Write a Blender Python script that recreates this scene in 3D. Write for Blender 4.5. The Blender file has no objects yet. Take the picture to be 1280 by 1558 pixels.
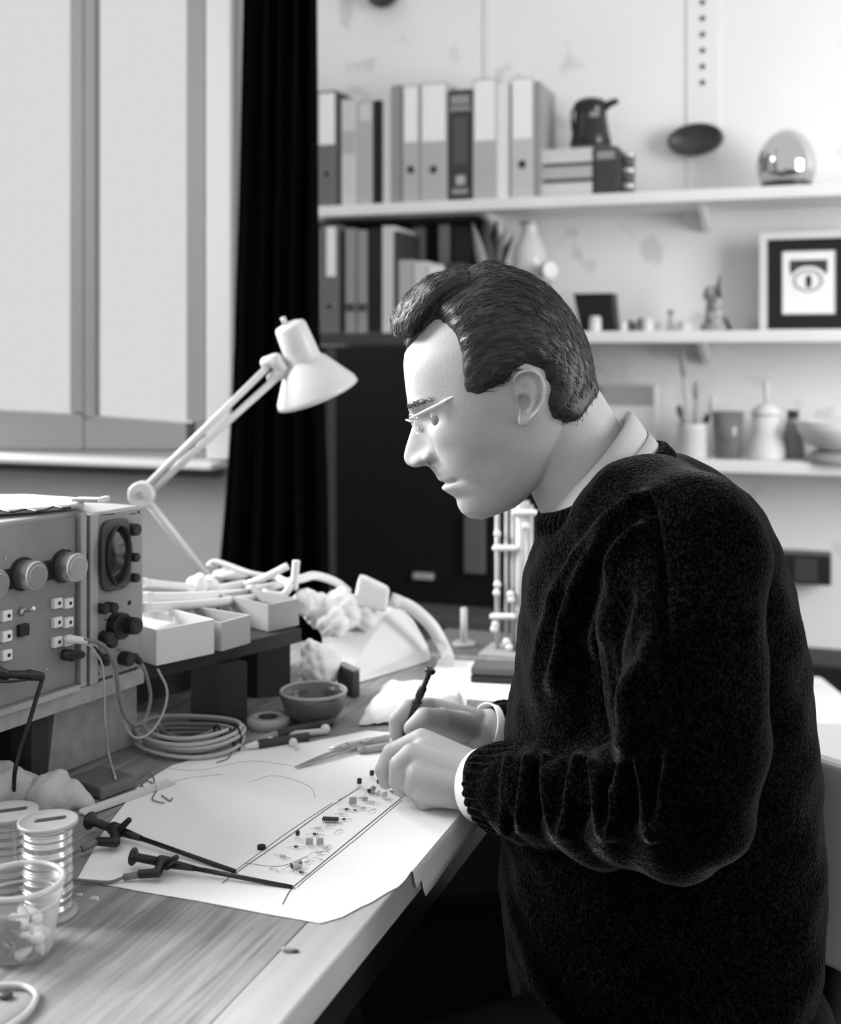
import bpy, bmesh, math, random
import numpy as np
from mathutils import Vector, Matrix
random.seed(7)
rng = np.random.default_rng(7)
SC = bpy.context.scene
COL = SC.collection

# ------------------------------------------------------------------ camera
YAW = math.radians(19.4)
FPX = 1850.0            # focal length in pixels of the 1280x1558 frame
HY = 540.0              # horizon row
CZ = 1.20               # camera height
RV = Vector((math.cos(YAW), math.sin(YAW), 0))
FV = Vector((-math.sin(YAW), math.cos(YAW), 0))
ZV = Vector((0, 0, 1))
CAM = Vector((0, 0, CZ))
cd = bpy.data.cameras.new('camera')
cam = bpy.data.objects.new('camera', cd)
COL.objects.link(cam)
cam.location = CAM
cam.rotation_euler = (math.pi / 2, 0, YAW)
cd.sensor_fit = 'VERTICAL'
cd.sensor_height = 24.0
cd.sensor_width = 24.0 * 1280 / 1558
cd.lens = FPX / 1558 * 24.0
cd.shift_y = -(779 - HY) / 1558
cd.clip_start = 0.05
cd.dof.use_dof = True
cd.dof.focus_distance = 1.14
cd.dof.aperture_fstop = 3.2
SC.camera = cam

# ------------------------------------------------------------------ light
SC.view_settings.view_transform = 'Standard'
SC.view_settings.look = 'None'
SC.view_settings.gamma = 1.0
SC.view_settings.use_curve_mapping = False
SC.view_settings.exposure = 1.12
try:
    SC.cycles.use_denoising = True
    SC.cycles.max_bounces = 8
except Exception:
    pass
w = bpy.data.worlds.new('room_light')
SC.world = w
w.use_nodes = True
w.node_tree.nodes['Background'].inputs[0].default_value = (1, 1, 1, 1)
w.node_tree.nodes['Background'].inputs[1].default_value = 0.36


def area_light(name, loc, target, sx, sy, power, spread=None):
    ld = bpy.data.lights.new(name, 'AREA')
    ld.shape = 'RECTANGLE'
    ld.size = sx
    ld.size_y = sy
    ld.energy = power
    if spread:
        ld.spread = math.radians(spread)
    o = bpy.data.objects.new(name, ld)
    COL.objects.link(o)
    o.location = loc
    d = Vector(target) - Vector(loc)
    o.rotation_euler = d.to_track_quat('-Z', 'Y').to_euler()
    return o


# daylight from the tall window in the wall left of the frame
area_light('left_window_daylight', (-3.3, 0.75, 2.55), (-0.2, 1.05, 0.95), 1.5, 1.5, 27, 80)
# daylight through the part of the window that continues left of the frame
area_light('window_daylight', (-2.5, 2.24, 1.9), (-2.5, 0.0, 1.6), 1.2, 1.7, 46)
# added fill lamp out of view at the right, brightens the shelf wall
area_light('side_fill_light', (2.3, 1.7, 1.7), (0.6, 3.6, 1.2), 1.3, 1.6, 42)


# ------------------------------------------------------------------ pixel rays
def ray(px, py):
    return FV + RV * ((px - 640) / FPX) + ZV * ((HY - py) / FPX)


def P(px, py, d):
    return CAM + ray(px, py) * d


def Bh(px, py, z):
    return P(px, py, (CZ - z) * FPX / (py - HY))


def Wy(px, py, Y):
    r = ray(px, py)
    return CAM + r * (Y / r.y)


# ------------------------------------------------------------------ materials
MATS = {}


def mat(name, g, rough=0.55, spec=0.3, metal=0.0, noise=0.0, nscale=8.0, bump=0.0, bscale=60.0,
        sheen=0.0, trans=0.0, emit=0.0, coat=0.0, stretch=None, alpha=None):
    if name in MATS:
        return MATS[name]
    m = bpy.data.materials.new(name)
    m.use_nodes = True
    nt = m.node_tree
    b = nt.nodes['Principled BSDF']
    b.inputs['Base Color'].default_value = (g, g, g, 1)
    b.inputs['Roughness'].default_value = rough
    b.inputs['Specular IOR Level'].default_value = spec
    b.inputs['Metallic'].default_value = metal
    b.inputs['Sheen Weight'].default_value = sheen
    b.inputs['Transmission Weight'].default_value = trans
    b.inputs['Coat Weight'].default_value = coat
    if emit:
        b.inputs['Emission Color'].default_value = (1, 1, 1, 1)
        b.inputs['Emission Strength'].default_value = emit
    co = None
    if noise or bump:
        tc = nt.nodes.new('ShaderNodeTexCoord')
        co = tc.outputs['Object']
        if stretch:
            mp = nt.nodes.new('ShaderNodeMapping')
            mp.inputs['Scale'].default_value = stretch
            nt.links.new(co, mp.inputs['Vector'])
            co = mp.outputs['Vector']
    if noise:
        n = nt.nodes.new('ShaderNodeTexNoise')
        n.inputs['Scale'].default_value = nscale
        n.inputs['Detail'].default_value = 6
        nt.links.new(co, n.inputs['Vector'])
        r = nt.nodes.new('ShaderNodeValToRGB')
        r.color_ramp.elements[0].position = 0.3
        r.color_ramp.elements[1].position = 0.7
        a, c = max(0, g * (1 - noise)), g * (1 + noise)
        r.color_ramp.elements[0].color = (a, a, a, 1)
        r.color_ramp.elements[1].color = (c, c, c, 1)
        nt.links.new(n.outputs['Fac'], r.inputs['Fac'])
        nt.links.new(r.outputs['Color'], b.inputs['Base Color'])
    if bump:
        n2 = nt.nodes.new('ShaderNodeTexNoise')
        n2.inputs['Scale'].default_value = bscale
        n2.inputs['Detail'].default_value = 4
        nt.links.new(co, n2.inputs['Vector'])
        bp = nt.nodes.new('ShaderNodeBump')
        bp.inputs['Strength'].default_value = bump
        bp.inputs['Distance'].default_value = 0.004
        nt.links.new(n2.outputs['Fac'], bp.inputs['Height'])
        nt.links.new(bp.outputs['Normal'], b.inputs['Normal'])
    MATS[name] = m
    return m


# ------------------------------------------------------------------ mesh builder
class MB:
    def __init__(self):
        self.v = []
        self.f = []
        self.sm = []

    def add(self, vs, fs, smooth=False):
        o = len(self.v)
        self.v += [Vector(x) for x in vs]
        for f in fs:
            self.f.append([i + o for i in f])
            self.sm.append(smooth)
        return self

    def hexa(self, p):  # 8 corners: bottom ring 0-3, top ring 4-7
        return self.add(p, [(0, 3, 2, 1), (4, 5, 6, 7), (0, 1, 5, 4), (1, 2, 6, 5), (2, 3, 7, 6), (3, 0, 4, 7)])

    def box(self, x0, x1, y0, y1, z0, z1):
        return self.hexa([(x0, y0, z0), (x1, y0, z0), (x1, y1, z0), (x0, y1, z0),
                          (x0, y0, z1), (x1, y0, z1), (x1, y1, z1), (x0, y1, z1)])

    def obox(self, o, ax, ay, az):  # corner + 3 edge vectors
        o, ax, ay, az = Vector(o), Vector(ax), Vector(ay), Vector(az)
        return self.hexa([o, o + ax, o + ax + ay, o + ay, o + az, o + ax + az, o + ax + ay + az, o + ay + az])

    def prism(self, poly, ext):  # poly list of 3d points, ext vector
        n = len(poly)
        e = Vector(ext)
        vs = [Vector(p) for p in poly] + [Vector(p) + e for p in poly]
        fs = [tuple(range(n - 1, -1, -1)), tuple(range(n, 2 * n))]
        for i in range(n):
            j = (i + 1) % n
            fs.append((i, j, n + j, n + i))
        return self.add(vs, fs)

    def lathe(self, prof, c=(0, 0, 0), axis=(0, 0, 1), n=24, cap=True):
        ax = Vector(axis).normalized()
        t = Vector((1, 0, 0)) if abs(ax.x) < 0.8 else Vector((0, 1, 0))
        a = ax.cross(t).normalized()
        b = ax.cross(a)
        c = Vector(c)
        vs = []
        for r, h in prof:
            for i in range(n):
                th = 2 * math.pi * i / n
                vs.append(c + ax * h + a * (r * math.cos(th)) + b * (r * math.sin(th)))
        fs = []
        m = len(prof)
        for k in range(m - 1):
            for i in range(n):
                j = (i + 1) % n
                fs.append((k * n + i, k * n + j, (k + 1) * n + j, (k + 1) * n + i))
        self.add(vs, fs, True)
        if cap:
            self.add(vs[:n], [tuple(range(n - 1, -1, -1))])
            self.add(vs[-n:], [tuple(range(n))])
        return self

    def cyl(self, p0, p1, r0, r1=None, n=16):
        p0, p1 = Vector(p0), Vector(p1)
        r1 = r0 if r1 is None else r1
        return self.lathe([(r0, 0), (r1, (p1 - p0).length)], p0, p1 - p0, n)

    def tube(self, pts, r, n=8, closed=False, taper=None):
        pts = [Vector(p) for p in pts]
        m = len(pts)
        vs = []
        up = None
        for i, p in enumerate(pts):
            if closed:
                t = pts[(i + 1) % m] - pts[i - 1]
            else:
                t = pts[min(i + 1, m - 1)] - pts[max(i - 1, 0)]
            if t.length < 1e-9:
                t = Vector((0, 0, 1))
            t.normalize()
            if up is None:
                up = Vector((0, 0, 1)) if abs(t.z) < 0.9 else Vector((1, 0, 0))
            a = up - t * up.dot(t)
            if a.length < 1e-6:
                a = t.orthogonal()
            a.normalize()
            up = a
            b = t.cross(a)
            rr = r[i] if isinstance(r, (list, tuple)) else r
            for k in range(n):
                th = 2 * math.pi * k / n
                vs.append(p + a * (rr * math.cos(th)) + b * (rr * math.sin(th)))
        fs = []
        for i in range(m if closed else m - 1):
            i2 = (i + 1) % m
            for k in range(n):
                k2 = (k + 1) % n
                fs.append((i * n + k, i * n + k2, i2 * n + k2, i2 * n + k))
        self.add(vs, fs, True)
        if not closed:
            self.add(vs[:n], [tuple(range(n - 1, -1, -1))])
            self.add(vs[-n:], [tuple(range(n))])
        return self

    def ball(self, c, r, n=16, sc=(1, 1, 1)):
        prof = []
        c = Vector(c)
        m = n // 2
        vs, fs = [], []
        for k in range(m + 1):
            ph = math.pi * k / m
            for i in range(n):
                th = 2 * math.pi * i / n
                vs.append(c + Vector((r * sc[0] * math.sin(ph) * math.cos(th), r * sc[1] * math.sin(ph) * math.sin(th), -r * sc[2] * math.cos(ph))))
        for k in range(m):
            for i in range(n):
                j = (i + 1) % n
                fs.append((k * n + i, k * n + j, (k + 1) * n + j, (k + 1) * n + i))
        return self.add(vs, fs, True)

    def rcone(self, p0, r0, p1, r1, n=20):  # rounded cone (capsule with two radii)
        p0, p1 = Vector(p0), Vector(p1)
        L = (p1 - p0).length
        if L < 1e-6:
            return self.ball(p0, r0, n)
        prof = []
        for k in range(0, 7):
            a = math.pi / 2 * k / 6
            prof.append((max(1e-5, r0 * math.sin(a)), -r0 * math.cos(a)))
        for k in range(0, 7):
            a = math.pi / 2 * k / 6
            prof.append((max(1e-5, r1 * math.cos(a)), L + r1 * math.sin(a)))
        return self.lathe(prof, p0, p1 - p0, n)

    def grid(self, rows, smooth=True, closed_u=False):
        nu = len(rows[0])
        vs = [p for r in rows for p in r]
        fs = []
        for i in range(len(rows) - 1):
            for j in range(nu if closed_u else nu - 1):
                k = (j + 1) % nu
                fs.append((i * nu + j, i * nu + k, (i + 1) * nu + k, (i + 1) * nu + j))
        return self.add(vs, fs, smooth)

    def sheet(self, rows, thick, up=(0, 0, 1)):  # grid with thickness
        u = Vector(up).normalized() * thick
        nr, nu = len(rows), len(rows[0])
        top = [[Vector(p) + u for p in r] for r in rows]
        bot = [[Vector(p) for p in r] for r in rows]
        self.grid(top)
        self.grid([list(reversed(r)) for r in bot])
        def strip(a, b):
            self.add(a + b, [(i, i + 1, len(a) + i + 1, len(a) + i) for i in range(len(a) - 1)])
        strip(bot[0], top[0])
        strip(list(reversed(bot[-1])), list(reversed(top[-1])))
        strip([r[0] for r in reversed(bot)], [r[0] for r in reversed(top)])
        strip([r[-1] for r in bot], [r[-1] for r in top])
        return self

    def mesh(self, name, origin=(0, 0, 0)):
        o = Vector(origin)
        me = bpy.data.meshes.new(name)
        me.from_pydata([tuple(v - o) for v in self.v], [], self.f)
        me.polygons.foreach_set('use_smooth', self.sm)
        me.validate()
        me.update()
        bm = bmesh.new()
        bm.from_mesh(me)
        bmesh.ops.remove_doubles(bm, verts=bm.verts, dist=1e-6)
        bmesh.ops.recalc_face_normals(bm, faces=bm.faces)
        bm.to_mesh(me)
        bm.free()
        return me


def tag(o, label=None, cat=None, group=None, kind=None):
    if label:
        o['label'] = label
    if cat:
        o['category'] = cat
    if group:
        o['group'] = group
    if kind:
        o['kind'] = kind
    return o


def empty(name, loc, label, cat, group=None, rz=0.0):
    o = bpy.data.objects.new(name, None)
    COL.objects.link(o)
    o.location = loc
    o.rotation_euler = (0, 0, rz)
    o.empty_display_size = 0.02
    return tag(o, label, cat, group)


def base_of(mb):
    xs = [v.x for v in mb.v]
    ys = [v.y for v in mb.v]
    zs = [v.z for v in mb.v]
    return Vector(((min(xs) + max(xs)) / 2, (min(ys) + max(ys)) / 2, min(zs)))


def bevel(o, w, seg=2):
    m = o.modifiers.new('bevel', 'BEVEL')
    m.width = w
    m.segments = seg
    m.limit_method = 'ANGLE'
    m.angle_limit = math.radians(40)
    return o


def part(name, mb, material, parent, local=False, bev=0.0, label=None):
    """mesh child; world coordinates in mb unless local"""
    off = Vector((0, 0, 0))
    if not local:
        p = parent
        while p is not None:
            off += Vector(p.location)
            p = p.parent
    o = bpy.data.objects.new(name, mb.mesh(name, off))
    o.data.materials.append(material)
    COL.objects.link(o)
    o.parent = parent
    if bev:
        bevel(o, bev)
    if label:
        o['label'] = label
    return o


def single(name, mb, material, label, cat, group=None, bev=0.0):
    b = base_of(mb)
    o = bpy.data.objects.new(name, mb.mesh(name, b))
    o.data.materials.append(material)
    COL.objects.link(o)
    o.location = b
    if bev:
        bevel(o, bev)
    return tag(o, label, cat, group)


def struct(name, mb, material, parent=None, bev=0.0):
    if parent is not None:
        return part(name, mb, material, parent, bev=bev)
    o = bpy.data.objects.new(name, mb.mesh(name))
    o.data.materials.append(material)
    COL.objects.link(o)
    if bev:
        bevel(o, bev)
    o['kind'] = 'structure'
    return o


def spline(pts, n=12):
    """Catmull-Rom through 3d points"""
    pts = [Vector(p) for p in pts]
    q = [pts[0] * 2 - pts[1]] + pts + [pts[-1] * 2 - pts[-2]]
    out = []
    for i in range(1, len(q) - 2):
        for k in range(n):
            t = k / n
            a, b, c, d = q[i - 1], q[i], q[i + 1], q[i + 2]
            out.append(0.5 * ((2 * b) + (c - a) * t + (2 * a - 5 * b + 4 * c - d) * t * t + (3 * b - a - 3 * c + d) * t ** 3))
    out.append(pts[-1])
    return out


def remesh(mb, voxel, smooth=0, fac=0.5):
    """continuous surface from overlapping closed shells -> (verts array, faces list)"""
    me = mb.mesh('tmp')
    o = bpy.data.objects.new('tmp', me)
    COL.objects.link(o)
    m = o.modifiers.new('r', 'REMESH')
    m.mode = 'VOXEL'
    m.voxel_size = voxel
    if smooth:
        s = o.modifiers.new('s', 'SMOOTH')
        s.factor = fac
        s.iterations = smooth
    dg = bpy.context.evaluated_depsgraph_get()
    dg.update()
    ev = o.evaluated_get(dg)
    me2 = bpy.data.meshes.new_from_object(ev)
    bpy.data.objects.remove(o)
    bpy.data.meshes.remove(me)
    return me2


def mesh_co(me):
    a = np.empty(len(me.vertices) * 3, dtype=np.float32)
    me.vertices.foreach_get('co', a)
    return a.reshape(-1, 3).astype(np.float64)


def mesh_no(me):
    a = np.empty(len(me.vertices) * 3, dtype=np.float32)
    me.vertex_normals.foreach_get('vector', a)
    return a.reshape(-1, 3).astype(np.float64)


def set_co(me, co):
    me.vertices.foreach_set('co', co.astype(np.float32).ravel())
    me.update()


def smooth_all(me):
    me.polygons.foreach_set('use_smooth', [True] * len(me.polygons))


def obj_from(name, me, material, parent=None, origin=(0, 0, 0)):
    o = bpy.data.objects.new(name, me)
    me.materials.clear()
    me.materials.append(material)
    COL.objects.link(o)
    if parent is not None:
        off = Vector(parent.location)
        if off.length:
            set_co(me, mesh_co(me) - np.array(off))
        o.parent = parent
    return o
# ================================================================== SETTING
YB = 3.60     # shelf wall
YF = 3.35     # front edge of the shelves
YW = 2.30     # window wall
EX = -0.36    # bench front edge
BZ = 0.75     # bench top
FARY = 1.74   # bench far end

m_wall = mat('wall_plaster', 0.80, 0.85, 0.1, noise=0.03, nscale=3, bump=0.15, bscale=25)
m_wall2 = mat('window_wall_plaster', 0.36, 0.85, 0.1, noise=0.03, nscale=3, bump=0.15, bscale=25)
m_white = mat('white_paint', 0.74, 0.45, 0.4, noise=0.03, nscale=10)
m_sash = mat('sash_backlit_grey', 0.22, 0.45, 0.4)  # white paint greyed: backlit shade is put into the colour
m_floor = mat('floor_boards', 0.06, 0.6, 0.3, noise=0.4, nscale=6)
m_black = mat('black_paint', 0.010, 0.5, 0.3)
m_plastic = mat('black_plastic', 0.014, 0.38, 0.4)
m_rubber = mat('black_rubber', 0.018, 0.6, 0.3)
m_paper = mat('white_paper', 0.86, 0.8, 0.1, noise=0.02, nscale=12, bump=0.06, bscale=14)
m_line = mat('pencil_mark', 0.10, 0.8, 0.1)
m_steel = mat('brushed_steel', 0.55, 0.3, 0.5, metal=0.9)
m_chrome = mat('chrome', 0.85, 0.08, 0.5, metal=1.0)

def stain(m, lo=0.62, hi=0.70, amt=0.35, scale=9.0):
    """small irregular old marks on the plaster"""
    n_ = m.node_tree
    b_ = n_.nodes['Principled BSDF']
    src = b_.inputs['Base Color'].links[0].from_socket
    tc_ = n_.nodes.new('ShaderNodeTexCoord')
    a_ = n_.nodes.new('ShaderNodeTexNoise')
    a_.inputs['Scale'].default_value = scale
    a_.inputs['Detail'].default_value = 3
    n_.links.new(tc_.outputs['Object'], a_.inputs['Vector'])
    r_ = n_.nodes.new('ShaderNodeMapRange')
    r_.inputs['From Min'].default_value = lo
    r_.inputs['From Max'].default_value = hi
    r_.inputs['To Min'].default_value = 0
    r_.inputs['To Max'].default_value = amt
    n_.links.new(a_.outputs['Fac'], r_.inputs['Value'])
    mx_ = n_.nodes.new('ShaderNodeMixRGB')
    mx_.inputs['Color2'].default_value = (0.35, 0.35, 0.35, 1)
    n_.links.new(r_.outputs['Result'], mx_.inputs['Fac'])
    n_.links.new(src, mx_.inputs['Color1'])
    n_.links.new(mx_.outputs['Color'], b_.inputs['Base Color'])


stain(m_wall)
struct('floor', MB().box(-4, 4, -3, YB, -0.05, 0), m_floor)
xc = Wy(476, 500, YW).x
struct('wall_back', MB().box(-2.8, 4, YB, YB + 0.12, 0, 3.2), m_wall)
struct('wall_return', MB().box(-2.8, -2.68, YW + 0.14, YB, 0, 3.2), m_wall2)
# window wall around the opening
wx1 = Wy(318, 400, YW).x          # right side of opening
wz0 = Wy(160, 706, YW).z          # bottom of opening
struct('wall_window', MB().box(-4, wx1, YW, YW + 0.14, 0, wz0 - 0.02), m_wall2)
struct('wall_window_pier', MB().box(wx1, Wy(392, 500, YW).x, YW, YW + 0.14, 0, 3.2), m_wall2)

# window_1: fixed frame, two sashes, sill
wroot = bpy.data.objects.new('window_1', None)
COL.objects.link(wroot)
wroot.location = (Wy(126, 690, YW).x, YW, wz0)
wroot['kind'] = 'structure'
Yg = YW + 0.05


def wpoly(pts, Y, depth):
    return [Wy(x, y, Y) for x, y in pts], (0, depth, 0)


def wprism(mb, pts, Y=Yg, depth=0.045):
    poly, e = wpoly(pts, Y, depth)
    return mb.prism(poly, e)


def vert_strip(mb, xa, xb, ytop, ya, yb, Y, depth):
    """upright member: px edges at its foot, carried straight up"""
    a, b = Wy(xa, ya, Y), Wy(xb, yb, Y)
    zt = Wy(xa, ytop, Y).z
    return mb.prism([a, b, Vector((b.x, Y, zt)), Vector((a.x, Y, zt))], (0, depth, 0))


TOP = -140
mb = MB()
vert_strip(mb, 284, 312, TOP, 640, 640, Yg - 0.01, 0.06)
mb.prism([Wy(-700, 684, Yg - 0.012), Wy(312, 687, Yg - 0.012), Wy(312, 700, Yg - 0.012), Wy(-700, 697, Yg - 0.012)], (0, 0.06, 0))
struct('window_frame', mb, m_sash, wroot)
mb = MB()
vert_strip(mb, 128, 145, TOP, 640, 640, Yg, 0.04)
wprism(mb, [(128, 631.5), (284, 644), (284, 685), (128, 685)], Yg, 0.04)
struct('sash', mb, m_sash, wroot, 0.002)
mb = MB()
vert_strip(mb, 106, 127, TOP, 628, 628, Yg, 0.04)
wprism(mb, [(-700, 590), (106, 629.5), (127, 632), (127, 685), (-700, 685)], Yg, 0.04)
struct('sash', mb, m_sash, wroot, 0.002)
m_pane = mat('frosted_glass_daylit', 0.0, 0.6, 0.0, emit=0.318)
mb = MB()
vert_strip(mb, 140, 290, TOP, 660, 660, Yg + 0.018, 0.006)
struct('pane', mb, m_pane, wroot)
mb = MB()
vert_strip(mb, -700, 110, TOP, 660, 660, Yg + 0.018, 0.006)
struct('pane', mb, m_pane, wroot)
# plaster reveal and casing to the right of the frame
mb = MB()
vert_strip(mb, 313, 352, TOP, 700, 700, YW - 0.012, 0.05)
struct('window_casing', mb, mat('casing_paint', 0.56, 0.5, 0.3), wroot, 0.004)
mb = MB()
a, b = Wy(-700, 697, YW - 0.06), Wy(326, 706, YW - 0.06)
zt = Wy(160, 700, YW - 0.06).z
mb.box(-4, b.x, YW - 0.07, YW + 0.05, zt - 0.014, zt)
struct('window_sill', mb, mat('sill_paint', 0.52, 0.5, 0.3), wroot, 0.004)
mb = MB().box(-4, b.x - 0.01, YW - 0.04, YW - 0.001, zt - 0.032, zt - 0.0145)  # added dark strip, stands in for the shadow under the sill
struct('sill_shadow_strip', mb, mat('sill_shadow_dark', 0.06, 0.6, 0.2), wroot)

# shelves
zs = [1.648, 1.266, 0.9165]
m_shelf = mat('white_shelf', 0.82, 0.5, 0.3, noise=0.04, nscale=6)
m_track = mat('shelf_track_paint', 0.78, 0.5, 0.3)
sh_lab = ['long white top shelf carrying the row of box files', 'white middle shelf holding the framed picture and the small ornaments',
          'white lower shelf holding the brush pot and the canister']
for i, z in enumerate(zs):
    x0 = Wy(474, 400, YF).x if i < 2 else Wy(900, 700, YF).x
    t = 0.033
    r = empty('wall_shelf', ((x0 + 2.2) / 2, (YF + YB) / 2, z - t), sh_lab[i], 'shelf', 'white wall shelves')
    part('shelf_board', MB().box(x0, 2.2, YF, YB - 0.002, z - t, z), m_shelf, r, bev=0.004)
    for xp in ([760, 1075] if i == 0 else [1075]):
        X = Wy(xp, 400, YB - 0.03).x
        br = MB().prism([(X - 0.008, YB - 0.012, z - t), (X - 0.008, YF + 0.05, z - t), (X - 0.008, YB - 0.012, z - t - 0.06)], (0.016, 0, 0))
        part('bracket', br, m_track, r)
m_slot = mat('slot_shadow', 0.05, 0.8, 0.1)
for k, xp in enumerate((742, 1069)):
    X = Wy(xp, 60, YB - 0.01).x
    wd = 0.012 if k == 0 else 0.045
    r = empty('shelf_upright', (X, YB, 0.9), ['narrow wall track rising behind the white box files', 'wide slotted white wall track above the dark oval dish'][k], 'wall track')
    zb = zs[0] + 0.002
    part('track', MB().box(X - wd, X + wd, YB - 0.005, YB - 0.001, zb, 3.1), m_track, r)
    if k == 1:
        for q in range(9):
            zq = Wy(xp, 125 - 24.5 * q, YB - 0.012).z
            part('slot', MB().lathe([(0.008, 0), (0.008, 0.0015)], (X, YB - 0.005, zq), (0, -1, 0), 12), m_slot, r)

# lower right: shelf with rail under the lowest wall shelf
m_grey = mat('grey_paint', 0.42, 0.5, 0.3)
def wall_rect(x0, x1, y0, y1, Y):
    a, b = Wy(x0, y1, Y), Wy(x1, y0, Y)
    return a.x, b.x, a.z, b.z
z = Wy(1250, 948, YF).z
r = empty('wall_counter', (1.4, YF, z - 0.12), 'grey counter with a pale front rail behind the person\'s back', 'counter')
part('top_board', MB().box(0.75, 2.2, YF, YB - 0.003, z - 0.02, z), mat('dark_grey_top', 0.10, 0.4, 0.4), r, bev=0.003)
part('front_rail', MB().box(0.75, 2.2, YF - 0.012, YF + 0.02, Wy(1250, 1015, YF).z, z - 0.021), m_grey, r, bev=0.003)
xx = wall_rect(1100, 1330, 1020, 1100, YF)
r = single('storage_box', MB().box(xx[0], xx[1], YF + 0.02, YB - 0.02, 0.02, xx[3] - 0.004), m_black, 'black storage box under the grey wall counter at the right', 'box', bev=0.006)
xx = wall_rect(1130, 1265, 846, 884, YB - 0.09)
r = empty('black_wall_box', ((xx[0] + xx[1]) / 2, YB - 0.05, xx[2]), 'long black box fixed to the wall below the white lower shelf', 'wall box')
part('case', MB().box(xx[0], xx[1], YB - 0.09, YB - 0.001, xx[2], xx[3]), m_plastic, r, bev=0.005)
part('label_plate', MB().box(xx[0] + 0.14, xx[0] + 0.2, YB - 0.0925, YB - 0.0895, xx[2] + 0.008, xx[3] - 0.01), mat('dark_plate', 0.05, 0.4, 0.4), r)

# black curtain beside the window
m_curt = mat('black_cloth', 0.003, 0.95, 0.0, bump=0.3, bscale=40)
rows = []
for i in range(41):
    py = -160 + i * (1130 + 160) / 40
    xl = np.interp(py, [-160, 0, 300, 600, 760, 900, 1130], [372, 370, 362, 352, 342, 330, 322])
    xr = np.interp(py, [-160, 480, 700, 1130], [482, 482, 496, 506])
    row = []
    for j in range(49):
        t = j / 48
        q = Wy(xl + (xr - xl) * t, py, YW - 0.07)
        q.y += 0.018 * math.sin(t * 31 + 0.4 * math.sin(py / 300)) * (0.6 + 0.4 * t) + 0.006 * math.sin(t * 77)
        row.append(q)
    rows.append(row)
single('curtain', MB().sheet(rows, 0.004, (0, 1, 0)), m_curt, 'black floor-length curtain hanging beside the window', 'curtain')
# curtain rail off the top of the picture that carries it
rz = Wy(430, -160, YW - 0.07).z

# dark cupboard under the middle shelf, left of the person
Yc = 3.28
x0, x1, z0, z1 = wall_rect(470, 860, 526, 905, Yc)
r = empty('dark_cupboard', ((x0 + x1) / 2, (Yc + YB) / 2, z0), 'tall black cupboard under the left end of the middle shelf', 'cupboard')
m_cup = mat('black_lacquer', 0.008, 0.45, 0.3)
part('carcass', MB().box(x0, x1, Yc + 0.02, YB - 0.002, z0, z1), m_cup, r)
xm = Wy(496, 700, Yc).x
part('door', MB().box(x0 + 0.002, xm - 0.004, Yc, Yc + 0.019, z0 + 0.004, z1 - 0.004), m_cup, r, bev=0.003)
part('door', MB().box(xm + 0.035, x1 - 0.002, Yc, Yc + 0.019, z0 + 0.004, z1 - 0.004), m_cup, r, bev=0.003)
part('stile', MB().box(xm, xm + 0.031, Yc + 0.002, Yc + 0.019, z0 + 0.004, z1 - 0.004), mat('stile_paint', 0.07, 0.5, 0.3), r)
xx = wall_rect(706, 736, 786, 872, Yc - 0.02)
part('grey_panel', MB().box(xx[0], xx[1], Yc - 0.02, Yc - 0.0005, xx[2], xx[3]), mat('panel_grey', 0.12, 0.5, 0.3), r, bev=0.002)
xx = wall_rect(628, 657, 874, 881, Yc - 0.02)
part('handle', MB().box(xx[0], xx[1], Yc - 0.02, Yc - 0.0005, xx[2], xx[3]), m_grey, r, bev=0.002)
# grey sideboard carrying the cupboard
Ys = 3.12
zt = z0 - 0.001
x0, x1, zb0, zb1 = wall_rect(440, 900, 945, 985, Ys)
r = empty('low_sideboard', ((x0 + x1) / 2, (Ys + YB) / 2, 0), 'low grey sideboard underneath the black cupboard', 'sideboard')
m_side = mat('sideboard_grey', 0.10, 0.5, 0.3)
part('top_board', MB().box(x0, x1, Ys, YB - 0.003, zt - 0.03, zt), m_side, r, bev=0.003)
part('front_rail', MB().box(x0, x1, Ys + 0.015, Ys + 0.04, zb0, zt - 0.031), mat('rail_grey', 0.15, 0.5, 0.3), r, bev=0.002)
part('carcass', MB().box(x0, x1, Ys + 0.06, YB - 0.003, 0.02, zt - 0.032), m_black, r)
for xp in (668, 790):
    X = Wy(xp, 1000, Ys).x
    part('post', MB().box(X - 0.012, X + 0.012, Ys + 0.012, Ys + 0.04, 0, zb0 - 0.001), m_grey, r)

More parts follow.
